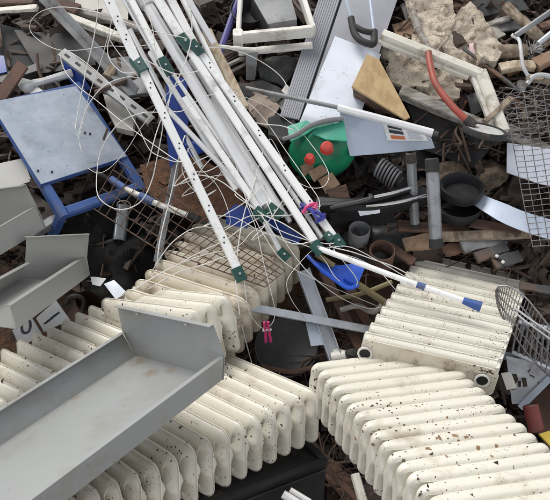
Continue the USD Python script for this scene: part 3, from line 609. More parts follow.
def mop_handle():
    t = Thing('mop_handle', 'white pole with a blue grip, thrust through the first wire rack', 'pole')
    t.part('blue_end', tube(pts([(111, 179, .03), (124, 188, .03)]), .013, 12), 'bluepaint')
    t.part('shaft', tube(pts([(124, 188, .03), (141, 196, .03)]), .009, 12), 'white')
    t.part('grip', tube(pts([(140, 195.5, .03), (153, 202, .03)]), .014, 12), 'bluepaint')
    t.part('shaft', tube(pts([(153, 202, .03), (199, 220, .02)]), .0105, 12), 'white')
    t.part('end_cap', tube(pts([(188, 215.5, .022), (200, 220, .02)]), .0125, 12), 'blackmatt')
    t.done()
mop_handle()
solo('grey_strip', 'grey flat metal strip standing among the lines left of the rust plate', 'metal strip', bar(at(179, 150, .06), at(157, 262, .0), .024, .004, NRM+.4*RT), 'steel')
plate('rust_plate', 'orange-brown rusted plate behind the drying-rack arms', 'plate', [(140, 166), (190, 150), (242, 184), (244, 210), (200, 222), (168, 208), (146, 190)], 'rust', h=-.02, thick=.006, dent=.02)
# ------------------------------------------------------------------ wire racks
def rack(label, C, h, nl, nc, r, m, rl=None, hs=None):
    P = pts(C, h); t = Thing('wire_rack', label, 'wire rack'); f = lambda a, b: P[0]*(1-a)*(1-b)+P[1]*a*(1-b)+P[2]*a*b+P[3]*(1-a)*b
    t.part('frame_wire', tube(np.array([f(0, 0), f(1, 0), f(1, 1), f(0, 1)]), r*1.7, 6, closed=True, smooth=False), m)
    for i in range(1, nl+1):
        b = i/(nl+1); q = [f(a, b)+NRM*.003*math.sin(a*5+i) for a in np.linspace(0, 1, 7)]; t.part('wire', tube(q, r*1.1, 5, smooth=False), m)
    for i in range(1, nc+1):
        a = i/(nc+1)+rng.normal(0, .003); q = [f(a, b)+NRM*(r*2.1) for b in (0, .5, 1)]; t.part('wire', tube(q, r, 5, smooth=False), m)
    t.done()
rack('rusty wire rack over the dark hollow, left of the tan radiator', [(118, 161, .05), (199, 214, .04), (168, 256, .03), (91, 207, .02)], None, 4, 9, .0015, 'wirerust')
rack('brown wire rack lying on top of the tan radiator', [(207, 217, .05), (285, 271, .05), (265, 287, .04), (163, 250, .05)], None, 4, 14, .0015, 'wirerust')

# ------------------------------------------------------------------ the collapsed rotary clothes dryer
M['bluetip'] = mat('deep_blue_rubber', (.03, .085, .3), (.02, .06, .22), 9, .5, dirt=((.07, .08, .11), .25, 14))
def dryer():
    t = Thing('rotary_clothes_dryer', 'collapsed rotary clothes dryer, white aluminium arms, green joints and tangled white lines', 'clothes dryer')
    H0 = .34; arms = []
    def arm(a, b, w=.026, th=.018, m='alu', holes=0, up=None, start=.05):
        P = pts([a, b]); arms.append(P[0]+(P[1]-P[0])*np.linspace(0, 1, 60)[:, None]); up = unit(TOCAM+.35*RT if up is None else up); d = unit(P[1]-P[0]); up = unit(up-(up@d)*d)
        i = t.part('arm', bar(P[0], P[1], w, th, up, .003), m)
        L = np.linalg.norm(P[1]-P[0]); s = np.cross(d, up)
        for k in range(holes):
            for e in (-.35, .35):
                c = P[0]+d*(start+(L-start-.03)*(k+.15)/max(1, holes))+d*e*.022+up*(th/2+.0004)+s*(.004 if e > 0 else -.003)
                t.part('hole', lathe(c, up, [(0, .0006), (.0027, .0006), (.0027, 0)], 8), 'black', 30, parent=i)
        return P
    def joint(a, b, w=.034, th=.026, m='greenjoint'):
        P = pts([a, b]); up = unit(TOCAM+.35*RT); i = t.part('joint', bar(P[0], P[1], w, th, up, .006), m)
        d = unit(P[1]-P[0]); up = unit(up-(up@d)*d)
        t.part('screw', lathe((P[0]+P[1])/2+up*th/2, up, [(0, .003), (.004, .003), (.005, 0)], 8), 'chrome', 30, parent=i)
    arm((102, -14, H0+.06), (137, 62, .3), holes=3, w=.03); joint((134, 58, .3), (144, 72, .29), .038); arm((142, 69, .29), (241, 277, .07), holes=6, w=.027)
    joint((236, 268, .08), (242, 281, .065), .034)
    arm((124, -14, H0), (163, 62, .27), w=.022); joint((161, 59, .28), (170, 74, .26), .034); arm((150, 52, .24), (236, 190, .1), w=.016)
    arm((130, 30, .22), (202, 168, .08), w=.014, m='pole')
    P = pts([(136, -14, H0-.02), (266, 205, .1)]); t.part('central_pole', tube(P, .0205, 20, smooth=False), 'pole')
    t.part('pole_collar', tube(P[0]+(P[1]-P[0])*np.array([[.02], [.1]]), .025, 20, smooth=False), 'lightgrey')
    arm((150, -14, H0+.03), (184, 42, .3), w=.03); joint((180, 36, .31), (190, 49, .29), .035); arm((187, 46, .29), (318, 247, .1), w=.024, holes=0)
    arm((164, -14, H0+.03), (194, 44, .29), w=.026); joint((191, 42, .3), (201, 55, .28), .031); arm((198, 50, .28), (338, 243, .09), w=.024, holes=5)
    arm((176, -14, H0-.02), (222, 80, .22), w=.014); arm((204, 60, .22), (322, 238, .09), w=.012, m='pole'); arm((170, 70, .22), (268, 210, .09), w=.012); arm((190, 60, .22), (290, 222, .08), w=.012, m='pole'); arm((116, -14, H0-.02), (204, 140, .12), w=.012, m='pole')
    arm((180, -14, H0-.06), (214, 44, .2), w=.022, m='pole')
    arm((184, 98, .22), (262, 214, .1), w=.02); arm((196, 90, .2), (276, 214, .1), w=.024); arm((166, 108, .2), (250, 196, .1), w=.015, m='pole')
    arm((210, 100, .18), (284, 216, .09), w=.018, m='alu'); arm((226, 106, .17), (300, 222, .08), w=.014, m='pole')
    joint((255, 210, .11), (266, 219, .1), .034); joint((268, 207, .11), (281, 217, .1), .036)
    arm((262, 217, .1), (282, 254, .06), w=.015, m='pole'); joint((279, 250, .065), (288, 259, .05), .026)
    joint((313, 243, .11), (322, 253, .1), .034); joint((334, 236, .1), (342, 247, .09), .03); joint((326, 234, .1), (332, 241, .1), .026)
    # the arm that runs out over the flat radiator, with its blue tip
    Q = pts([(318, 248, .11), (412, 283, .12), (466, 301.5, .13)]); t.part('long_arm', tube(Q, .0088, 14, smooth=False), 'alu')
    t.part('blue_ring', tube(pts([(417, 284.6, .121), (425, 287.4, .123)]), .0102, 14), 'bluepaint')
    a, b = pts([(463, 300.5, .13), (481, 307, .132)]); t.part('blue_tip', tube(np.array([a, b]), .0132, 14, taper=[.75, 1.2]), 'bluetip', 30)
    # tied cords and pegs on the arms
    t.part('tie_cord', tube(pts([(301, 204, .13), (309, 209, .14), (318, 213, .14), (324, 217, .13), (316, 222, .13)]), .006, 8), 'navy')
    t.part('tie_cord', tube(pts([(300, 209, .12), (308, 206, .14), (317, 218, .14), (325, 214, .12)]), .004, 8), 'navy')
    t.part('pink_tie', tube(pts([(303, 213, .13), (308, 206, .145), (316, 204, .14), (314, 209, .14)]), .006, 8), 'pink')
    LN = [
     [(152, 44, .33), (132, 47, .3), (108, 46, .26), (80, 50, .22), (60, 50, .2), (43, 43, .2), (31, 32, .2), (31, 21, .22), (42, 11, .25), (62, 7, .28), (92, 11, .33), (120, 20, .36), (150, 30, .36), (185, 38, .36)],
     [(178, 161, .2), (150, 142, .17), (120, 120, .15), (96, 100, .13), (80, 88, .12), (67, 74, .11), (61, 60, .12), (64, 50, .14), (78, 57, .15), (96, 71, .16), (110, 84, .16), (124, 104, .16), (138, 127, .15), (150, 150, .14), (164, 158, .15), (178, 162, .18)],
     [(99, -4, .34), (97, 18, .3), (93, 42, .25), (87, 66, .2), (83, 86, .15), (77, 118, .08), (73, 144, .05), (70, 158, .03)],
     [(113, 16, .33), (107, 40, .26), (100, 64, .2), (92, 86, .16), (85, 112, .1), (79, 138, .05), (74, 150, .03)],
     [(148, 80, .27), (128, 77, .24), (107, 84, .2), (92, 99, .15), (83, 118, .1), (79, 138, .06), (83, 156, .04)],
     [(160, 112, .22), (142, 113, .2), (122, 121, .16), (108, 137, .12), (100, 154, .08), (97, 172, .06), (97, 192, .06), (103, 202, .06), (116, 209, .06), (130, 208, .07), (143, 199, .08), (152, 180, .1), (157, 158, .13), (162, 132, .17), (163, 118, .2)],
     [(186, 78, .28), (166, 95, .22), (150, 116, .17), (138, 132, .13), (128, 148, .1), (118, 160, .08), (107, 170, .06), (97, 173, .05), (86, 167, .03)],
     [(116, 26, .3), (108, 44, .26), (110, 60, .25), (122, 72, .25), (136, 72, .28)],
     [(202, 48, .24), (225, 48, .18), (248, 55, .12), (268, 66, .08), (282, 78, .06), (290, 92, .05)],
     [(240, 96, .2), (262, 104, .15), (284, 118, .12), (300, 131, .12), (314, 148, .13), (324, 163, .13), (329, 176, .13), (324, 186, .13), (312, 188, .12), (298, 182, .12), (288, 170, .13), (272, 140, .15)],
     [(238, 98, .2), (252, 106, .18), (268, 124, .15), (284, 148, .13), (298, 168, .13), (311, 187, .13), (319, 200, .13), (318, 211, .13), (308, 214, .13)],
     [(244, 120, .18), (262, 124, .16), (282, 126, .14), (298, 132, .12)],
     [(200, 120, .22), (222, 140, .18), (236, 166, .14), (245, 196, .13), (262, 232, .12), (284, 262, .09), (318, 281, .02), (346, 293, -.02), (372, 304, -.05)],
     [(268, 205, .14), (284, 240, .12), (308, 272, .06), (338, 296, .0), (366, 308, -.03), (386, 306, -.02)],
     [(330, 246, .1), (352, 252, .1), (372, 259, .07), (392, 266, .05), (408, 274, .03)],
     [(330, 250, .1), (356, 258, .08), (378, 270, .05), (394, 288, .03)],
     [(326, 248, .1), (350, 247, .1), (380, 262, .06), (404, 276, .04)],
     [(264, 148, .17), (254, 184, .14), (244, 214, .12), (238, 248, .1), (236, 280, .07), (238, 300, .05), (241, 322, .02), (247, 346, -.05), (250, 357, -.1)],
     [(246, 202, .14), (256, 228, .12), (263, 260, .09), (270, 288, .05), (275, 312, .0), (271, 325, -.02), (262, 328, -.02), (254, 320, 0), (248, 308, .03), (244, 282, .07)],
     [(134, 290, .03), (156, 276, .06), (180, 263, .08), (204, 250, .1), (224, 241, .11), (248, 224, .11), (282, 206, .12), (306, 190, .13)],
     [(152, 287, .04), (176, 273, .06), (202, 265, .08), (226, 256, .09), (240, 250, .1)],
     [(118, 298, -.0), (142, 284, .03), (170, 268, .06), (200, 256, .08), (236, 247, .1), (252, 232, .11)],
     [(154, 268, .04), (165, 251, .07), (176, 239, .09), (192, 229, .1), (208, 227, .1), (222, 232, .1), (232, 246, .1)],
     [(157, 262, .05), (160, 240, .08), (166, 214, .1), (172, 190, .12), (177, 165, .15), (184, 138, .2)],
     [(196, 178, .12), (206, 164, .14), (216, 156, .15), (226, 160, .14), (220, 174, .12), (208, 186, .1)],
     [(190, 170, .13), (204, 172, .13), (218, 166, .14), (232, 156, .15), (250, 150, .16)],
     [(180, 184, .1), (192, 176, .12), (206, 176, .13), (222, 182, .12), (240, 196, .12), (262, 214, .12), (284, 224, .12), (318, 246, .11)],
     [(188, 150, .17), (200, 168, .14), (216, 184, .12), (226, 204, .11), (230, 224, .1)],
     [(232, 226, .11), (250, 216, .12), (272, 216, .12), (298, 214, .13), (320, 206, .13)],
     [(252, 240, .1), (268, 222, .11), (282, 202, .13), (290, 186, .14)],
     [(308, 254, .08), (290, 275, .06), (287, 288, .04), (294, 304, .0), (305, 318, -.05)],
     [(316, 250, .1), (326, 262, .09), (336, 278, .07), (352, 288, .05), (357, 280, .07), (344, 262, .1), (334, 250, .1)],
     [(188, -6, .4), (192, 30, .36), (186, 60, .32), (172, 92, .26), (158, 128, .2), (150, 156, .15)],
     [(140, -6, .36), (152, 26, .34), (158, 60, .3), (178, 96, .26), (200, 128, .22)],
     [(110, 40, .28), (150, 90, .24), (176, 112, .23), (206, 96, .26), (236, 92, .2)],
     [(146, 60, .26), (176, 74, .28), (206, 70, .26), (222, 76, .22)],
     [(214, 216, .11), (236, 218, .11), (262, 232, .11), (290, 240, .1), (318, 250, .11)],
     [(188, 150, .16), (182, 168, .12), (190, 186, .1), (204, 196, .1), (216, 190, .11)],
     [(174, 186, .09), (188, 168, .12), (204, 158, .14), (222, 152, .15)],
     [(182, 196, .09), (196, 184, .1), (214, 176, .12), (234, 176, .12), (248, 186, .12)],
     [(236, 196, .12), (250, 206, .12), (272, 226, .11), (300, 238, .11), (330, 244, .11)],
     [(160, 66, .27), (170, 90, .25), (168, 112, .22), (176, 134, .2)],
     [(118, 4, .34), (124, 30, .32), (134, 48, .3)],
     [(204, 226, .11), (226, 214, .11), (248, 200, .13), (262, 186, .14)],
     [(262, 216, .12), (276, 236, .1), (296, 244, .1), (316, 240, .12)],
    ]
    A_ = np.vstack(arms)
    for k, l in enumerate(LN):
        Q = pts(l)
        for e in (0, -1):
            dd = np.linalg.norm(proj(A_)-proj(Q[e]), axis=1); j = dd.argmin()
            if dd[j] < 24: add = A_[j]-TOCAM*.004
            else:
                o = l[e]; i = l[1] if e == 0 else l[-2]; add = at(o[0]+(o[0]-i[0])*.6, o[1]+(o[1]-i[1])*.6, -.14)
            Q = np.vstack([[add], Q]) if e == 0 else np.vstack([Q, [add]])
        t.part('clothes_line', tube(Q, .00125+.0003*(k % 3), 6, 7), 'line', 60)
    t.done()
dryer()
def peg():
    t = Thing('clothes_peg', 'pink plastic clothes peg hanging on a white line loop', 'clothes peg')
    a, b = pts([(266, 322, .0), (268.5, 342, -.05)]); d = unit(b-a); s = unit(np.cross(d, TOCAM)); up = np.cross(s, d)
    for k in (-1, 1): t.part('peg_half', sweep(np.array([a+s*k*.006, a*.6+b*.4+s*k*.0052, b+s*k*.0075]), rrect(.009, .012, .003), up), 'pink')
    t.part('spring', lathe(a*.6+b*.4-s*.014, s, [(0, 0), (.006, 0), (.006, .028), (0, .028)], 10), 'chrome')
    t.done()
peg()
plate('blue_sleeve', 'dark blue plastic sleeve hanging between the drying-rack arms', 'sleeve', [(166, 76, .22), (186, 78, .22), (190, 110, .17), (184, 150, .1), (170, 168, .08), (166, 130, .14)], 'blueplastic', thick=.012, dent=.02)
plate('blue_sleeve', 'dark blue plastic flap low behind the first aluminium arm', 'flap', [(168, 140, .08), (200, 138, .08), (204, 152, .06), (176, 162, .04)], 'blueplastic', thick=.01, dent=.02)
plate('blue_sack', 'blue and purple plastic sack on the tan radiator', 'sack', [(226, 212, .06), (236, 204, .07), (250, 208, .07), (252, 220, .05), (246, 228, .04), (226, 224, .04)], 'blueplastic', thick=.03, dent=.03)
board('blue_strip', 'blue plastic slat behind the tan radiator', 'slat', (262, 217, .03), (300, 240, .03), .035, .008, 'blueplastic')
solo('blue_bottle', 'small blue plastic bottle between the white poles', 'bottle', lathe(at(178, 152, .05), unit(at(203, 146, .06)-at(178, 152, .05)), [(0, 0), (.022, .002), (.024, .02), (.024, .07), (.012, .09), (.012, .105), (0, .106)], 18), 'bluebright')
# ------------------------------------------------------------------ top middle
rod('purple_tube', 'purple-blue painted tube at the top, left of the white drawer frame', 'tube', [(220, 52, .03), (241, -8, .08)], .013, 'purple')
def drawer_frame():
    t = Thing('plastic_drawer_frame', 'white plastic drawer frame with broken sides, top middle', 'drawer frame')
    A, B, C, D, E = pts([(241, -10, .12), (238, 38, .1), (313, 31, .12), (303, 0, .12), (296, -14, .12)])
    up = unit(NRM)
    t.part('side', sweep(np.array([A, B]), rrect(.016, .05), up), 'white'); t.part('side', sweep(np.array([B, C]), rrect(.02, .05), up), 'white')
    t.part('side', sweep(np.array([C, D, E]), rrect(.018, .05), up), 'white')
    t.part('ledge', sweep(np.array([B, C])-up*.045+UPV*-.02, rrect(.03, .012), up), 'white')
    t.part('corner', bar(B-up*.03, B+up*.03, .035, .035, RT), 'white')
    t.done()
drawer_frame()
def grey_box():
    t = Thing('grey_metal_box', 'grey metal box with a tilted lid inside the white drawer frame', 'box')
    P = pts([(252, -4, .14), (290, -6, .14), (297, 19, .13), (268, 24, .13)])
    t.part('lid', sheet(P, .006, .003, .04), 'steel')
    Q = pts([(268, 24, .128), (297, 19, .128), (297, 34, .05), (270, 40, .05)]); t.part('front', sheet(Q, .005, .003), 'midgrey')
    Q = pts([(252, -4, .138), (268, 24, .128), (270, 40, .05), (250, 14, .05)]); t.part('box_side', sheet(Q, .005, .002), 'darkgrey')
    t.done()
grey_box()
solo('dark_pan', 'dark hollow pan under the drawer frame, top middle', 'pan', lathe(at(250, 18, .03), NRM, [(.0, 0), (.05, .0), (.07, .05), (.073, .05), (.055, -.004), (0, -.004)], 24), 'black')
rod('white_bar', 'thin white painted bar crossing to the drawer frame', 'bar', [(202, 45, .12), (256, 50, .1)], .007, 'white')
board('broken_stick', 'broken pale wooden stick beside the last aluminium arm', 'stick', (208, 32, .15), (243, 108, .12), .034, .02, 'woodpale')
for a, b, w, l in (((228, 66, .02), (262, 50, .03), .014, 'pale grey stick under the white bar, left of the drawer frame'), ((226, 74, .0), (258, 58, .02), .01, 'thin grey stick beneath the pale grey one'),):
    board('grey_stick', l, 'stick', a, b, w, w, 'woodgrey')
plate('grey_plate', 'upright grey metal plate under the drawer frame corner', 'plate', [(246, 54, .06), (258, 52, .06), (255, 80, -.02), (246, 80, -.02)], 'steel', dent=.003)
plate('black_sack', 'crumpled black plastic below the white drawer frame', 'plastic sheet', [(232, 84), (262, 80), (290, 92), (276, 106), (248, 102)], 'blackmatt', h=.02, dent=.08, dscale=9, thick=.008)
plate('black_sack', 'black plastic rag right under the drawer frame ledge', 'plastic sheet', [(256, 60), (286, 54), (300, 66), (284, 86), (260, 78)], 'darkgrey', h=.0, dent=.08, dscale=9, thick=.008)
plate('beige_rag', 'dull beige rag behind the long thin grey pole', 'rag', [(242, 88), (270, 92), (280, 108), (268, 124), (250, 112)], 'cloth', h=.03, dent=.08, dscale=9, thick=.008)
plate('dark_hood', 'dark grey plastic hood left of the green dome', 'plastic piece', [(268, 116), (290, 112), (296, 126), (284, 140), (268, 132)], 'darkgrey', h=.05, dent=.05, dscale=8, thick=.02)
plate('cream_rag', 'cream crumpled scrap under the end of the grey mesh sheet', 'rag', [(276, 100), (286, 86), (296, 92), (284, 118)], 'white', h=.01, dent=.05, dscale=9)
def mesh_panel():
    t = Thing('ribbed_grey_panel', 'large grey perforated panel with a ribbed edge, top middle', 'panel')
    a0, a1, b0, b1 = pts([(325, -20, .05), (404, -20, .05), (280, 116, .06), (352, 132, .06)])
    f = lambda u, v: a0*(1-u)*(1-v)+a1*u*(1-v)+b0*(1-u)*v+b1*u*v
    t.part('face', sheet([f(.3, 0), f(1, 0), f(1, 1), f(.3, 1)], .003, .006, .04), 'panelgrey')
    nr = 9
    for i in range(nr):
        u = .015+.27*i/nr
        t.part('rib', sweep(np.array([f(u, v) for v in np.linspace(0, 1, 6)]), rrect(.0085, .007, .002), NRM), 'panelgrey')
    t.part('backing', sheet([f(0, 0)-NRM*.006, f(.3, 0)-NRM*.006, f(.3, 1)-NRM*.006, f(0, 1)-NRM*.006], .003, 0), 'darkgrey')
    t.done()
M['panelgrey'] = mat('perforated_grey', (.27, .275, .3), (.22, .225, .25), 5, .5, .2, speck=((.12, .12, .13), 210, .12))
mesh_panel()
plate('white_board', 'pale blue-white board lying on the grey ribbed panel', 'board', [(335, 36, .075), (381, 54, .075), (352, 140, .085), (297, 128, .085)], 'whitesheet', thick=.006, dent=.004)
def bow_handle():
    t = Thing('black_grip_handle', 'black looped grip on two thin pale rods, on the grey panel at the top', 'handle')
    t.part('rod', tube(pts([(343, -10, .16), (352, 20, .12)]), .006, 8), 'bluesteel'); t.part('rod', tube(pts([(369, -10, .16), (374, 32, .12)]), .006, 8), 'bluesteel')
    t.part('grip', tube(pts([(351, 18, .12), (354, 32, .12), (360, 40, .125), (370, 44, .125), (374, 42, .12), (374, 31, .12)]), .013, 12), 'blackmatt')
    t.part('grip_bar', tube(pts([(354, 26, .12), (364, 31, .125), (375, 33, .12)]), .011, 12), 'blackmatt')
    t.done()
bow_handle()
def wedge():
    t = Thing('yellow_board_wedge', 'tan-yellow chipboard wedge with a dark underside, above the labelled sheet', 'board')
    P = pts([(367, 54, .2), (379, 59, .2), (410, 117, .15), (405, 119, .15), (352, 86, .17)])
    t.part('face', sheet(P, .012, .003, .04), 'block')
    Q = pts([(352, 86, .158), (405, 119, .138), (378, 112, .06), (354, 100, .06)]); t.part('underside', sheet(Q, .006, .002), 'woodbrown')
    t.done()
wedge()
def tele_pole():
    t = Thing('telescopic_pole', 'long grey telescopic pole lying across the white board to the labelled sheet', 'pole')
    t.part('thin_tube', tube(pts([(246, 88, .12), (350, 110, .15)]), .0075, 12), 'steel')
    t.part('wide_tube', tube(pts([(338, 107.5, .148), (433, 133, .16)]), .0135, 14), 'pole')
    t.part('end_knob', tube(pts([(431, 132.5, .16), (438, 134.5, .16)]), .009, 12), 'darksteel')
    t.done()
tele_pole()
def label_sheet():
    t = Thing('labelled_sheet', 'silver-blue sheet metal with a printed sticker, under the telescopic pole end', 'sheet')
    a, b, c, d = pts([(339, 110, .13), (431, 137, .13), (435, 148, .1), (350, 156, .06)])
    t.part('sheet_face', sheet([a, b, c, d], .003, .004, .04), 'bluesteel')
    def S(poly, z): return sheet(pts(poly)+NRM*z, .0012, 0)
    def q(u, v): return np.array([382, 122, .1285])*(1-u)*(1-v)+np.array([424, 134, .129])*u*(1-v)+np.array([428.5, 142, .116])*u*v+np.array([387.5, 141, .099])*(1-u)*v
    def rect(u0, u1, v0, v1): return [tuple(q(u, v)) for u, v in ((u0, v0), (u1, v0), (u1, v1), (u0, v1))]
    s = t.part('sticker', S(rect(0, 1, 0, 1), .004), 'paper')
    t.part('dark_bar', S(rect(.1, .44, .12, .3), .0056), 'ink', parent=s); t.part('dark_bar', S(rect(.1, .44, .4, .6), .0056), 'ink', parent=s)
    t.part('orange_bar', S(rect(.1, .44, .72, .93), .0056), 'orange', parent=s)
    for k in range(4): t.part('text_line', S(rect(.55, .9-.06*(k % 2), .14+.2*k, .24+.2*k), .0056), 'paleink', parent=s)
    t.done()
label_sheet()
def green_dome():
    t = Thing('green_plastic_dome', 'green plastic garden machine cover with red knobs and grey rim', 'plastic cover')
    c = at(322, 152, .0); A = np.stack([unit(RT+.15*UPV), unit(np.cross(NRM, unit(RT+.15*UPV))), NRM])
    r = px(c, 33)
    m = blob(c, (r*1.02, r*.82, r*.95), A, 5, .1, 1.2, 4); t.part('dome', m, 'green', 60)
    P = pts([(288, 128, .1), (300, 122, .12), (318, 116, .13), (341, 112, .13), (343, 120, .13), (318, 126, .135), (296, 136, .12)])
    t.part('cap', sheet(pts([(287, 126, .1), (306, 120, .12), (318, 127, .12), (290, 141, .1)]), .008, .004), 'greenlight', 30)
    t.part('cap', sheet(pts([(318, 127, .13), (344, 121, .14), (347, 141, .13), (326, 139, .13), (311, 133, .12)]), .008, .003), 'greenlight', 30)
    t.part('rim', sweep(smoothpath(pts([(284, 139, .11), (296, 135, .13), (310, 126, .14), (326, 121, .145), (343, 119, .145)]), 6), rrect(.012, .03, .003), TOCAM), 'midgrey', 40)
    for x, y, k in ((327, 148, 1.), (310, 159, .8)):
        p = at(x, y, .14 if k == 1 else .12); t.part('knob', lathe(p-TOCAM*.02, TOCAM+.3*UPV, [(0, .026), (.012*k, .026), (.019*k, .02), (.021*k, .006), (.023*k, 0), (0, 0)], 18), 'red', 40)
    t.done()
green_dome()
for i, (poly, l, m) in enumerate([([(308, 172, .04), (322, 164, .06), (328, 172, .05), (314, 182, .03)], 'brown card scrap on the foot of the green dome', 'card'), ([(318, 180, .05), (332, 172, .06), (340, 184, .05), (326, 194, .03)], 'bigger brown card piece right of the last aluminium arm', 'card'),
      ([(326, 190, .04), (346, 184, .05), (350, 198, .03), (332, 202, .02)], 'brown wooden scrap above the black car parts', 'woodbrown'), ([(300, 166, .03), (312, 160, .05), (314, 168, .04), (304, 176, .02)], 'smallest brown card scrap, nearest the aluminium arm', 'card')]):
    plate('card_scrap', l, 'card scrap', poly, m, thick=.01, dent=.004)
# ------------------------------------------------------------------ black car parts, tubes and rings in the middle
def bumper():
    t = Thing('black_car_part', 'black plastic car trim with chrome strips, centre right', 'car trim')
    t.part('body', sweep(smoothpath(pts([(318, 206, .0), (345, 208, .02), (380, 206, .02), (424, 196, .0)]), 6), rrect(.05, .07, .012), NRM), 'black', 40)
    t.part('upper_blade', sweep(smoothpath(pts([(318, 205, .05), (350, 203, .07), (385, 196, .07), (412, 188, .05)]), 6), rrect(.02, .012, .004), NRM), 'black', 40)
    t.part('lower_shell', sheet(pts([(330, 214, .03), (392, 206, .03), (396, 222, -.06), (352, 232, -.06), (332, 226, -.06)]), .01, .01), 'black', 30)
    t.part('chrome_strip', tube(pts([(366, 206, .06), (390, 203.5, .065), (412, 199, .065), (426, 195.5, .06)]), .0055, 8), 'chrome')
    t.part('chrome_strip', tube(pts([(374, 197, .085), (392, 193, .085), (411, 188, .08)]), .005, 8), 'chrome')
    t.part('silver_plate', sheet(pts([(358, 211, .045), (380, 208, .045), (380, 213, .035), (360, 216, .035)]), .003, 0), 'chrome', 30)
    t.part('arm', tube(pts([(330, 208, .07), (368, 199, .08), (370, 194, .085)]), .006, 8), 'darksteel')
    t.done()
bumper()
plate('black_bin_shell', 'black hollow shell behind the two grey tubes', 'plastic shell', [(352, 152), (420, 150), (470, 156), (480, 184), (440, 200), (360, 200)], 'black', h=-.1, dent=.09, dscale=6, thick=.006)
plate('dark_shell', 'dark brown shell beside the rusty pot', 'plastic shell', [(340, 220), (400, 214), (430, 236), (410, 260), (360, 262), (340, 244)], 'darksteel', h=-.12, dent=.08, dscale=7, thick=.006)
M['steeltube'] = mat('dull_grey_tube', (.3, .31, .325), (.2, .205, .215), 9, .38, .5, dirt=((.11, .09, .075), .3, 16))
def steel_leg(name, label, a, b, r, caps):
    t = Thing(name, label, 'tube'); P = pts([a, b]); d = unit(P[1]-P[0]); L = np.linalg.norm(P[1]-P[0])
    t.part('shaft', tube(P, r, 24, smooth=False), 'steeltube', 40)
    t.part('top_cap', lathe(P[0]-d*caps[0]*.3, d, [(r*.82, -.004), (r*1.06, 0), (r*1.08, caps[0]), (r*1.0, caps[0]), (r*.9, .02), (r*.8, .01)], 24), 'blackmatt', 40)
    t.part('foot_cap', lathe(P[1]-d*caps[1]*.5, d, [(r, 0), (r*1.08, .002), (r*1.1, caps[1]), (0, caps[1]+.002)], 24), 'blackmatt', 40)
    t.done()
steel_leg('steel_tube', 'nearer and longer of two upright grey steel tubes with black caps', (432, 163, .16), (436, 243, -.0), .021, (.04, .03))
steel_leg('steel_tube', 'farther, shorter upright grey steel tube with a black cap, left of the other', (411, 156, .14), (415, 226, -.06), .016, (.03, .02))
def coil():
    t = Thing('cable_coil', 'grey ribbed plastic coil in the dark left of the grey tubes', 'coil'); c = at(388, 174, -.0); ax = unit(RT*.8-UPV*.6)
    for k in range(7): t.part('turn', sweep(c+ax*(k-3)*.012+.033*np.stack([np.cos(a := np.linspace(0, 2*math.pi, 20, endpoint=False))[:, None]*unit(np.cross(ax, NRM)), np.sin(a)[:, None]*NRM], 0).sum(0), circ(.004, 6), closed=True), 'midgrey', 60)
    t.part('core', tube(np.array([c-ax*.05, c+ax*.05]), .022, 14), 'darkgrey')
    t.done()
coil()
for x, y, r, h, l in ((462, 188, .07, .03, 'shallow black ring-shaped pan behind the grey tubes, uppermost of the stack'), (458, 206, .075, -.02, 'wide black lid under the uppermost ring-shaped pan')):
    c = at(x, y, h); solo('black_pan', l, 'pan', lathe(c, unit(NRM+.5*UPV), [(0, -.024), (r*.85, -.02), (r*.92, .008), (r*1.0, .014), (r*1.06, .01), (r*1.06, -.004), (r, -.01), (r*.95, -.026), (0, -.03)], 40), 'black', 35)
def drum(name, label, x, y, h, r, hh, m):
    c = at(x, y, h); solo(name, label, 'drum', lathe(c, unit(NRM*.7+np.array([0, 0, .5])), [(0, .01), (r*.9, .01), (r*.9, hh), (r, hh), (r*1.02, hh-.01), (r, 0), (0, 0)], 30), m, 35)
drum('black_drum', 'squat black drum below the ring-shaped pans', 454, 226, -.14, .09, .06, 'blackmatt')
drum('rusty_pot', 'rusty round pot left of the flat speckled radiator', 379, 268, -.14, .042, .1, 'rustbrown')
drum('grey_pot', 'dark grey plastic pot behind the rusty one', 358, 240, -.08, .035, .06, 'midgrey')
solo('blue_grey_strip', 'long curved pale blue-grey metal strip running down to the right edge', 'metal strip', sweep(smoothpath(pts([(472, 196, .0), (494, 208, .03), (520, 220, .04), (556, 231, .04), (590, 238, .04)]), 6), rrect(.075, .003, .001), unit(NRM-.25*FW), taper=[.6, .95, 1, .95]), 'bluesteel', 40)
# ------------------------------------------------------------------ blue shovel and steel lengths in the middle
def shovel():
    t = Thing('blue_plastic_shovel', 'bright blue plastic shovel with a bamboo handle, centre', 'shovel')
    t.part('blade', sheet(pts([(308, 257, .05), (320, 262, .05), (338, 265, .04), (360, 262, .03), (364, 270, .03), (358, 284, .04), (350, 288, .05), (338, 282, .05), (322, 271, .06)]), .006, .012, .02, 9, seed=8), 'bluebright', 40)
    t.part('rolled_edge', tube(pts([(308, 256, .056), (318, 266, .066), (334, 279, .06), (348, 288, .058), (358, 285, .05)]), .007, 8), 'bluebright', 50)
    t.part('socket', tube(pts([(346, 276, .05), (357, 284, .04)]), .014, 12), 'bluebright', 40)
    t.part('handle', tube(pts([(354, 282, .045), (384, 302, .0)]), .011, 12), 'olive', 40)
    t.part('handle', tube(pts([(316, 254, .06), (334, 266, .05)]), .009, 12), 'olive', 40)
    t.done()
shovel()
solo('flat_steel_bar', 'long galvanised flat bar running under the flat speckled radiator to the right edge', 'steel bar', bar(at(228, 303, -.02), at(590, 372, -.16), .026, .012, unit(TOCAM+.2*UPV), jit=.0), 'galv')
solo('steel_channel', 'short galvanised steel channel under the flat bar, left of the blue shovel', 'steel channel', sweep(pts([(303, 270, -.02), (338, 366, -.12)]), chan(.042, .026, .003), NRM, roll=.0), 'galv', 20)
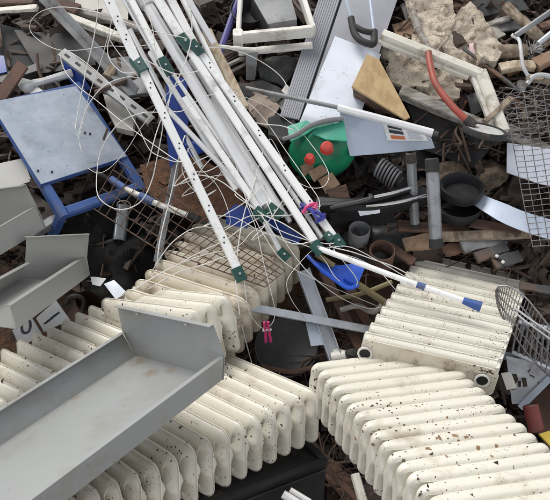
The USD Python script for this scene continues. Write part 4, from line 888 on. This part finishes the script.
plate('steel_flashing', 'bent strip of pale sheet metal beside the steel channel', 'metal strip', [(305, 320, -.07), (318, 322, -.07), (324, 345, -.09), (311, 346, -.09)], 'bluesteel', dent=.002)
board('rusty_bar', 'left of two rusty brown bars under the blue shovel', 'bar', (322, 272, -.05), (362, 352, -.12), .03, .02, 'rustbrown')
board('rusty_bar', 'right of two rusty brown bars under the blue shovel', 'bar', (338, 270, -.05), (372, 330, -.12), .03, .02, 'rustbrown')
rod('bamboo_cane', 'thin bamboo cane left of the flat speckled radiator', 'cane', [(326, 300, -.06), (360, 294, -.05), (392, 282, -.04)], .008, 'olive')
rod('grey_branch', 'grey bent branch by the corner of the speckled radiator', 'branch', [(340, 310, -.05), (358, 306, -.04), (374, 312, -.05), (386, 300, -.04)], .009, 'woodgrey')
solo('dark_disc', 'dark dished metal disc lying below the flat bar', 'disc', lathe(at(286, 348, -.22), unit(NRM+.1*RT), [(0, -.01), (.07, -.006), (.1, .012), (.104, .012), (.1, .002), (.07, -.014), (0, -.016)], 40), 'darksteel', 30)
rod('rusty_hoop', 'rusty bent rod below the dark disc', 'rod', [(262, 366, -.2), (290, 372, -.2), (312, 368, -.18), (322, 372, -.18), (326, 386, -.2)], .008, 'rustbrown')
solo('white_bottle', 'small white bottle with a dark cap behind the widest radiator', 'bottle', lathe(at(331, 358, -.12), unit(at(352, 354, -.11)-at(331, 358, -.12)), [(0, 0), (.016, .001), (.018, .012), (.018, .045), (.009, .055), (.009, .06), (0, .06)], 16), 'white')
solo('dark_stone', 'dark round stone beside the small white bottle', 'stone', blob(at(352, 354, -.1), (.022, .017, .015), None, 9, .3), 'darkgrey')
solo('pale_stone', 'pale stone behind the widest radiator, left of the dark one', 'stone', blob(at(338, 353, -.12), (.018, .014, .013), None, 4, .3), 'stone')
# ------------------------------------------------------------------ top right: rubble, frames, edger, wood
def rock(label, x, y, h, rx, ry, ang, seed, name='concrete_lump', m='concrete', cat='concrete lump'):
    c = at(x, y, h); a = math.radians(ang); u = math.cos(a)*RT+math.sin(a)*np.cross(NRM, RT); v = np.cross(NRM, u)
    solo(name, label, cat, blob(c, (px(c, rx), px(c, ry)*1.25, px(c, min(rx, ry))*.65), np.stack([u, v, NRM]), seed, .2, 2.2, 4, .92), m, 25)
rock('small beige lump beside the tan-yellow wedge', 386, 56, -.03, 11, 19, 0, 4)
rock('small grey stone under the wood pieces at right', 521, 86, .0, 6, 6, 0, 7, 'small_stone', 'stone', 'stone')
rock('brown crumbly lump behind the nearer grey tube', 450, 170, -.09, 18, 13, 0, 8, 'crumbly_lump', 'earthstone', 'lump')
rock('brown crumbly lump left of the white sheet', 490, 176, -.09, 17, 15, 20, 9, 'crumbly_lump', 'earthstone', 'lump')
plate('black_sheet', 'large black sheet hanging under the long grey board by the edger wheel', 'panel', [(406, 102, .02), (440, 112, .02), (498, 140, .02), (474, 168, -.06), (424, 150, -.06)], 'black', thick=.004, dent=.02)
def slab(label, poly, h, sd, m='concrete'):
    P = pts(poly, h+.075); me = sheet(P, .045, .07, .012, 6.5, seed=sd); v = np.array(me.vertices)
    v += NRM*(.03*(meshkit.fbm(v*26, 3, sd+3)-.5))[:, None]+(.012*(np.stack([meshkit.fbm(v*34+k, 2, sd+k) for k in (1, 2, 3)], 1)-.5)); me.vertices = v
    solo('plaster_lump', label, 'plaster lump', me, m, 22)
slab('biggest crumpled beige plaster slab at the top edge, left of the dark gap', [(404, -14), (446, -16), (458, 14), (446, 40), (430, 62), (410, 46), (416, 22)], -.0, 3)
slab('long crumpled beige plaster slab right of the biggest one', [(452, 20), (470, 2), (482, 14), (499, 46), (478, 70), (452, 62), (440, 46)], -.02, 8)
slab('pitted beige plaster slab under the white window frame bar', [(388, 62), (402, 50), (426, 56), (438, 72), (428, 88), (404, 82), (390, 76)], -.02, 13)
slab('beige plaster slab behind the red tube of the edger', [(428, 70), (448, 64), (464, 78), (458, 100), (436, 102), (424, 90)], -.04, 21)
slab('smaller beige plaster flake right of the long slab, by the brown log', [(474, 40), (492, 28), (506, 42), (498, 60), (480, 60)], .01, 34)
def window_frame():
    t = Thing('white_window_frame', 'corner of a white painted window frame lying over the beige plaster', 'window frame')
    A, B, C = pts([(382, 35, .14), (481, 75, .12), (503, 132, .08)]); up = unit(NRM-.2*UPV)
    t.part('frame_bar', bar(A, B, .034, .04, up), 'whitewood'); t.part('frame_bar', bar(B+unit(B-C)*.012, C, .042, .036, up), 'whitewood')
    s = unit(np.cross(unit(B-A), up)); t.part('rebate', bar(A+s*.024-up*.008, B+s*.024-up*.008-unit(B-A)*.035, .014, .02, up), 'whitewood')
    s2 = unit(np.cross(unit(C-B), up)); t.part('rebate', bar(B-s2*.0-up*.006+s2*.028, C-up*.006+s2*.028, .014, .02, up), 'white')
    t.done()
window_frame()
def edger():
    t = Thing('wheel_edger', 'red-handled rotary edger with a black-tyred grey wheel', 'garden tool')
    c = at(484.5, 131, .14); a1 = unit(RT-.18*UPV); e = at(484.5, 131+11, .14)
    # the wheel is seen as an ellipse 45 x 20 pixels: tilt its axis to match
    s = 9.6/23.0; base = unit(-FW-((-FW)@a1)*a1); n = unit(base*s+np.cross(a1, base)*math.sqrt(1-s*s))
    if n[2] < 0: n = unit(base*s-np.cross(a1, base)*math.sqrt(1-s*s))
    R = px(c, 22.5)
    t.part('tyre', lathe(c, n, [(R*.85, .004), (R*.88, .009), (R*.96, .009), (R, .004), (R, -.008), (R*.94, -.013), (R*.88, -.012), (R*.85, -.006)], 48), 'blackmatt', 40)
    t.part('wheel_disc', lathe(c, n, [(0, .008), (R*.2, .0085), (R*.83, .0055), (R*.86, .004), (R*.86, -.004), (0, -.006)], 48), 'lightgrey', 25)
    t.part('handle_tube', tube(pts([(428.5, 52, .16), (430, 64, .16), (435, 82, .16), (444, 96, .16), (456, 110, .16), (469, 122, .155)]), .0115, 12), 'redpaint', 50)
    t.part('collar', tube(pts([(466, 119, .157), (475, 126, .15)]), .016, 12), 'blackmatt', 40)
    t.done()
edger()
board('grey_board', 'long weathered grey board under the edger wheel', 'board', (400, 92, .05), (508, 134, .03), .045, .03, 'woodgrey')
board('grey_board', 'long grey board continuing to the right edge under the wire mesh', 'board', (500, 130, -.0), (575, 168, -.0), .055, .03, 'woodgrey')
board('brown_stick', 'short brown stick leaning on the white window frame', 'stick', (485, 122, .11), (510, 98, .1), .018, .016, 'wood')
def tapping(label, x, y, key='R2'):
    A, o, (L, p, T) = RAD[key]; n = A[:, 1]; c0 = o+A@np.array([0, 11*p+p*.5+.0035, 0]); d = FW+(x-275)*K*RT+(250-y)*K*UPV; c = CAM+d*(((c0-CAM)@n)/(d@n))
    solo('pipe_tapping', label, 'pipe fitting', joined([lathe(c, n, [(.021, .001), (.021, .005), (.016, .006), (.015, .001)], 24)]), 'white', 30)
    solo('tapping_hole', 'black opening of the '+label, 'hole', lathe(c, n, [(0, .0022), (.0155, .0022), (.0155, .0005)], 24), 'black', 30)
tapping('left pipe fitting on the front of the flat speckled radiator', 365, 353); tapping('right pipe fitting on the front of the flat speckled radiator', 482, 380)
rod('grey_pole_end', 'grey pole end wedged between the beige plaster slabs', 'pole', [(413, 12, .08), (421, 34, .09), (433, 54, .1)], .012, 'woodgrey')
solo('log', 'brown log with a grey frayed end, right of the beige plaster slabs', 'log', tube(pts([(490, 52, .05), (526, 51, .05)]), .028, 14, taper=[.9, 1, .95]), 'wood')
def tuft():
    c = at(531, 52, .055); r = np.random.default_rng(3); ms = []
    for k in range(140):
        d = unit(r.normal(size=3)*[1, .7, .8]+.5*RT); ms.append(tube(np.array([c, c+d*.018, c+d*.036+r.normal(size=3)*.006]), .0016, 4, smooth=False))
    solo('frayed_tuft', 'grey frayed fibre tuft at the end of the brown log', 'tuft', joined(ms), 'reedgrey', 40)
tuft()
for a, b, w, m, l in [((500, 70, .05), (534, 66, .05), .036, 'woodpale', 'pale split log just below the frayed one'), ((504, 6, .08), (548, 44, .06), .036, 'wood', 'squared timber at the top right with a worn edge'),
      ((482, 66, .07), (532, 100, .05), .012, 'woodbrown', 'upper of two thin dark laths crossing below the logs'), ((462, 48, .06), (520, 92, .05), .012, 'darksteel', 'longer thin dark lath from the pinkish paper to the right'),
      ((536, 66, .05), (560, 56, .05), .05, 'card', 'orange-brown block at the right edge by the logs'), ((526, 78, .04), (565, 86, .04), .028, 'woodpale', 'curved pale branch stub at the right edge'),
      ((470, 84, .0), (500, 70, .02), .03, 'rustbrown', 'rusty strip behind the window frame corner'), ((540, 30, .03), (565, 18, .03), .03, 'woodbrown', 'dark timber end in the top right corner'),
      ((520, 118, .0), (552, 96, .02), .024, 'wood', 'brown stick under the expanded mesh'), ((508, 100, -.02), (550, 118, -.02), .03, 'woodbrown', 'dark lath under the expanded mesh, lying the other way'),
      ((480, 28, .02), (508, 18, .03), .02, 'woodgrey', 'grey lath above the smaller beige plaster flake'), ((446, 6, -.02), (480, 0, -.02), .04, 'woodbrown', 'dark timber at the top edge behind the beige plaster slabs')]:
    board('timber_piece', l, 'timber', a, b, w, w*.7, m, warp=.006, jit=.003)
rod('grey_pipe', 'long grey pipe slanting out at the top right corner', 'pipe', [(515, 36, .1), (565, 2, .13)], .011, 'steel')
rod('grey_pipe', 'short grey pipe below the slanting one at the right edge', 'pipe', [(538, 44, .07), (560, 26, .09)], .011, 'galv')
rod('white_hook', 'white bent hook rod hanging over the brown log', 'hook', [(512, 35, .09), (519, 40, .1), (521, 52, .1), (523, 66, .09), (528, 76, .08)], .007, 'lightgrey')
rod('pale_hoop', 'pale curved tube end at the right edge under the logs', 'tube', [(527, 84, .06), (533, 77, .07), (542, 75, .07), (556, 78, .07)], .009, 'lightgrey')
plate('pink_paper', 'crumpled pinkish white paper by the beige plaster slabs', 'paper', [(469, 44, .06), (480, 43, .06), (483, 55, .05), (470, 58, .05)], 'pinkpaper', dent=.02, dscale=16)
for poly, m, l in [([(495, 18), (518, 14), (522, 28), (500, 32)], 'midgrey', 'crushed grey plastic piece between the timbers, top right'), ([(484, 30), (496, 22), (506, 34), (490, 42)], 'beigesheet', 'dull beige flap above the brown log'),
      ([(470, 0), (520, -6), (530, 8), (480, 16)], 'darkgrey', 'dark greenish tarp at the top right'), ([(530, 92), (556, 86), (560, 108), (536, 112)], 'card', 'torn brown card at the right edge above the mesh'), ([(505, 64), (518, 60), (520, 72), (508, 76)], 'rust', 'small rusty plate below the brown log'),
      ([(400, 4), (414, -6), (420, 14), (406, 20)], 'darksteel', 'dark steel piece left of the biggest plaster slab'), ([(392, 24), (412, 18), (414, 36), (398, 40)], 'card', 'rust-brown card left of the grey pole end'), ([(466, 96), (484, 90), (490, 108), (472, 116)], 'darksteel', 'dark plate inside the window frame corner'),
      ([(456, 92), (468, 100), (462, 110), (450, 104)], 'rust', 'rust flake behind the red edger tube')]:
    plate('scrap_piece', l, 'scrap piece', poly, m, h=.02, thick=.006, dent=.03, dscale=9)
plate('white_sheet', 'white sheet under the square wire mesh at the right edge', 'sheet', [(507, 143, .03), (575, 152, .03), (575, 190, .01), (540, 184, .01), (507, 172, .02)], 'whitesheet', thick=.004, dent=.006)
def grid_mesh():
    t = Thing('square_wire_mesh', 'square wire mesh hanging down the right edge over the white sheet', 'wire mesh')
    C = pts([(503, 96, .1), (584, 84, .1), (596, 246, .05), (533, 247, .05)]); f = lambda a, b: C[0]*(1-a)*(1-b)+C[1]*a*(1-b)+C[2]*a*b+C[3]*(1-a)*b
    n1, n2 = 8, 28
    for i in range(n1+1): t.part('wire', tube([f(i/n1, b)+NRM*.004*math.sin(b*6+i) for b in np.linspace(0, 1, 9)], .0015, 5, smooth=False), 'wire', 50)
    for j in range(n2+1): t.part('wire', tube([f(a, j/n2)+NRM*(.0042+.004*math.sin(j/n2*6+a*n1)) for a in np.linspace(0, 1, 8)], .0013, 5, smooth=False), 'wire', 50)
    t.done()
grid_mesh()
def diamond_mesh():
    t = Thing('expanded_metal_mesh', 'grey expanded metal with diamond holes, right of the window frame', 'metal mesh')
    C = pts([(486, 92, .06), (545, 78, .06), (570, 128, .05), (508, 142, .05)]); f = lambda a, b: C[0]*(1-a)*(1-b)+C[1]*a*(1-b)+C[2]*a*b+C[3]*(1-a)*b
    n = 9
    for k in range(n):
        zig = [f((k+.5+.5*(-1)**(j+k))/n, j/14) for j in range(15)]
        t.part('strand', sweep(np.array(zig), rrect(.0045, .003, .0006), NRM), 'wire', 20)
    t.done()
diamond_mesh()
for a, b, w, m, l in [((398, 226, -.06), (470, 232, -.06), .04, 'woodbrown', 'long brown board below the black pans'), ((438, 236, -.04), (530, 234, -.04), .036, 'wood', 'brown plank running right from the nearer grey tube'), ((470, 222, -.03), (520, 230, -.03), .03, 'rustbrown', 'upper brown batten under the blue-grey strip'),
      ((404, 246, -.06), (436, 238, -.06), .05, 'card', 'orange-brown board end at the back corner of the flat radiator'), ((462, 249, -.05), (506, 239, -.05), .04, 'steel', 'uppermost of three dark grey slats behind the flat radiator'), ((476, 258, -.05), (506, 246, -.05), .036, 'darksteel', 'middle of three dark grey slats, with pale spots'),
      ((494, 265, -.05), (520, 255, -.05), .04, 'darksteel', 'lowest and rightmost of three dark grey slats'), ((520, 286, -.08), (560, 292, -.08), .03, 'darksteel', 'dark pipe-like bar at the right edge, above the wire guard'), ((444, 252, -.07), (470, 240, -.07), .04, 'woodbrown', 'brown slat left of the three dark grey ones'),
      ((384, 246, -.08), (414, 262, -.08), .03, 'rustbrown', 'rusty slat behind the rusty pot')]:
    board('slat', l, 'slat', a, b, w, .014, m, warp=.003)
for i, (x, y) in enumerate(((497, 256), (503, 262))):
    solo('pale_bead', ['upper small white bead on the dark grey slats', 'lower small white bead on the dark grey slats'][i], 'bead', blob(at(x, y, -.028), (.006, .006, .005), None, i, .1, 1, 2), 'stone')
# ------------------------------------------------------------------ right edge: wire guard, brackets, can
def guard():
    t = Thing('wire_fan_guard', 'leaf-shaped wire guard standing against the flat radiator at right', 'wire guard')
    top = [(496, 290, .07), (500, 286, .08), (510, 287, .09), (524, 296, .1), (538, 312, .1), (556, 336, .1), (575, 366, .08)]
    bot = [(496, 290, .07), (497, 303, .05), (503, 318, .03), (512, 332, .02), (526, 352, .0), (545, 372, -.02), (575, 396, -.04)]
    T_, B_ = smoothpath(pts(top), 5), smoothpath(pts(bot), 5)
    t.part('rim_wire', tube(T_, .0026, 7, smooth=False), 'wire', 50); t.part('rim_wire', tube(B_, .0026, 7, smooth=False), 'wire', 50)
    n = len(T_)
    for k in range(1, n, 1):
        a, b = T_[k], B_[k]; mid = (a+b)/2-NRM*.005
        t.part('rib_wire', tube(np.array([a, mid, b]), .0014, 5, 4), 'wire', 50)
    for s in (.25, .5, .75):
        t.part('long_wire', tube((T_*(1-s)+B_*s-NRM*.005*4*s*(1-s))[::2], .0024, 6, smooth=False), 'wire', 50)
    t.part('front_rail', tube(pts([(515, 308, .11), (534, 322, .11), (560, 340, .1)]), .0032, 7), 'lightgrey', 50)
    t.part('front_rail', tube(pts([(513, 311, .11), (532, 326, .11), (560, 346, .1)]), .0026, 7), 'lightgrey', 50)
    t.done()
guard()
def grate():
    t = Thing('bar_grate', 'grey bar grate leaning at the right edge under the wire guard', 'grate')
    C = pts([(518, 322, .0), (575, 334, .0), (575, 380, -.06), (512, 352, -.06)])
    for k in range(12):
        a = C[0]+(C[1]-C[0])*k/11; b = C[3]+(C[2]-C[3])*k/11; t.part('bar', bar(a, b, .006, .01, NRM), 'wire')
    t.part('cross_rail', bar(C[0], C[1], .012, .012, NRM), 'galv')
    t.part('cross_rail', bar(C[3], C[2], .012, .012, NRM), 'galv'); t.done()
grate()
def bracket():
    t = Thing('steel_bracket', 'triangular sheet steel bracket under the flat bar at the right edge', 'bracket')
    t.part('web', sheet(pts([(506, 356, -.08), (560, 368, -.08), (522, 404, -.2), (512, 404, -.2)]), .004, .002), 'galv', 20)
    t.part('flange', bar(at(560, 368, -.075), at(520, 408, -.2), .02, .004, NRM), 'bluesteel'); t.done()
bracket()
plate('cream_card', 'small cream card stuck by the steel bracket', 'card', [(501, 373, -.05), (511, 372, -.05), (517, 388, -.07), (507, 390, -.07)], 'white', thick=.004, dent=.001)
board('speckled_block', 'mottled beige block behind the bracket', 'block', (522, 350, -.14), (530, 382, -.2), .05, .03, 'concrete')
M['canred'] = mat('dull_dark_red', (.2, .045, .038), (.13, .035, .03), 9, .55, dirt=((.09, .05, .04), .3, 16))
def can():
    t = Thing('red_can', 'dull red can lying right of the widest radiator', 'can'); a, b = pts([(530, 404, -.12), (537, 432, -.15)]); d = unit(b-a); L = np.linalg.norm(b-a); r = .024
    t.part('can_body', lathe(a, d, [(r*.85, .002), (r, .006), (r, L-.006), (r*.85, L-.001)], 24), 'canred', 40); t.part('end_disc', lathe(a, d, [(0, .005), (r*.86, .004)], 24), 'steel', 30); t.part('end_disc', lathe(b, d, [(0, -.004), (r*.86, -.002)], 24), 'steel', 30); t.done()
can()
plate('yellow_scrap', 'yellow plastic scrap at the right edge below the red can', 'plastic piece', [(539, 434), (552, 430), (570, 446), (556, 452)], 'yellow', h=-.12, thick=.01, dent=.01)
plate('dark_red_board', 'dark reddish board behind the red can at the right edge', 'board', [(520, 395), (575, 380), (575, 432), (540, 436)], 'rustbrown', h=-.24, thick=.01)
board('black_tube_piece', 'black tube end sticking out between the two right-hand radiators', 'tube', (478, 378, -.02), (490, 392, -.04), .02, .02, 'black')
solo('radiator_valve', 'white curved valve between the flat and the widest radiator', 'valve', tube(pts([(474, 376, -.03), (482, 376, -.0), (488, 382, -.0), (489, 392, -.04)]), .011, 12), 'white', 50)
# ------------------------------------------------------------------ bottom: crate, pipes, bits below the trays
def crate():
    t = Thing('black_crate', 'black plastic crate with a raised rim under the dirt-dotted radiator', 'crate')
    A, B, C = pts([(200, 508, .235), (325, 461, .035), (332, 452, .025)])
    up = np.array([0, 0, 1.])
    t.part('rim', bar(A, B, .02, .012, up), 'black'); t.part('rim', bar(B, at(300, 438, -.02), .02, .0122, up), 'black')
    t.part('side', sheet([A-up*.02, B-up*.02, B-up*.5, A-up*.5], .006, .002), 'black', 20)
    t.part('side', sheet([B-up*.02, at(300, 438, -.02)-up*.02, at(300, 438, -.02)-up*.5, B-up*.5], .006, .002), 'black', 20)
    t.part('lip', bar(A-up*.035, B-up*.035, .014, .008, up), 'blackmatt')
    t.part('tray_floor', sheet([A-up*.004, B-up*.004, at(290, 440, -.03), at(160, 490, .2)], .005, .002), 'blackmatt', 20)
    t.done()
crate()
for a, b, r, l in (((283, 494, .14), (302, 506, .13), .011, 'upper white-metal tube end at the bottom edge beside the crate'), ((290, 490, .12), (310, 502, .11), .008, 'lower thin white-metal tube end beside the crate')):
    rod('bright_tube', l, 'tube', [a, b], r, 'alu')
board('rust_strip', 'rust-edged strip pointing down to the bottom edge between the two front radiators', 'strip', (325, 468, -.34), (366, 510, -.34), .02, .01, 'rustbrown')
rod('speckled_pipe', 'speckled pale pipe at the bottom edge left of the widest radiator', 'pipe', [(355, 474, -.27), (366, 512, -.27)], .015, 'cream_dirty')
board('dark_timber', 'dark timber lying under the gap between the front radiators', 'timber', (300, 440, -.45), (356, 500, -.45), .06, .03, 'woodbrown')
def paper_sheet():
    t = Thing('printed_packaging', 'crumpled white printed packaging below the middle grey tray', 'packaging')
    for poly in ([(12, 330, .02), (32, 318, .02), (42, 334, .0), (20, 348, .0)], [(36, 318, .02), (56, 300, .03), (70, 320, .0), (44, 332, .0)]):
        t.part('sheet', sheet(pts(poly), .002, .012, .02, 14), 'paper', 30)
    m = meshkit.text_mesh('0', .045, .002, True); v = np.array(m.vertices); c = at(19, 335, .055); m.vertices = c+v[:, :1]*unit(RT+.2*UPV)+v[:, 1:2]*unit(UPV)+v[:, 2:]*TOCAM
    t.part('printed_mark', m, 'ink', 30)
    for k in range(4): t.part('printed_mark', bar(at(44+k*3.2, 324-k*2.6, .045), at(50+k*3.2, 320-k*2.6, .045), .006, .002, TOCAM), 'ink', 30)
    t.done()
paper_sheet()
solo('brown_pipe_end', 'dark brown round pipe end below the middle grey tray', 'pipe', pipe(at(90, 303, -.2), at(80, 322, -.3), .05, .004, 28), 'rustbrown')
plate('torn_label', 'torn pale blue label right of the brown pipe end', 'label', [(104, 284, .0), (114, 280, .0), (126, 292, .0), (116, 300, .0)], 'whitesheet', thick=.002, dent=.012, dscale=14)
plate('torn_label', 'torn white paper above the brown pipe end', 'paper', [(90, 276, -.01), (106, 278, -.01), (100, 286, -.01), (92, 284, -.01)], 'paper', thick=.002, dent=.012, dscale=14)
rod('black_cable', 'black cable lying in the dark hollow above the grey trays', 'cable', [(88, 248, -.08), (104, 243, -.07), (120, 240, -.08), (136, 248, -.1), (140, 262, -.12)], .006, 'darkgrey')
rod('black_cable', 'thin black hose curling behind the brown pipe end', 'hose', [(66, 304, -.12), (70, 297, -.1), (78, 296, -.1), (84, 301, -.12), (82, 312, -.16)], .007, 'blackmatt')
def crumbs():
    r = np.random.default_rng(21); P = np.vstack(TOPS); V, F, o = [], [], 0
    tet = np.array([(1, 0, 0), (-.5, .8, 0), (-.5, -.8, 0), (0, 0, .7), (.1, .1, -.5)]); tf = np.array([(0, 1, 3), (1, 2, 3), (2, 0, 3), (1, 0, 4), (2, 1, 4), (0, 2, 4)])
    for k in r.choice(len(P), 420, replace=False):
        s = .0022*np.exp(r.normal(0, .55)); A = Rot.random(random_state=int(k)).as_matrix()
        V.append(P[k]+(tet*s*[1.7, 1, .8]*(1+.3*r.normal(size=(5, 1))))@A); F.append(tf+o); o += 5
    stuff('dirt_crumbs', (np.vstack(V), np.vstack(F)), 'scrap_dark', label='brown crumbs of dirt and rust lying on the cream radiators')
crumbs()
solo('rust_flake', 'orange rust flake lying on the widest radiator', 'rust flake', blob(at(431, 479, .1), (.014, .009, .006), None, 3, .4), 'rust')
print('things', sum(1 for p in stage.GetPrimAtPath('/World').GetChildren()))
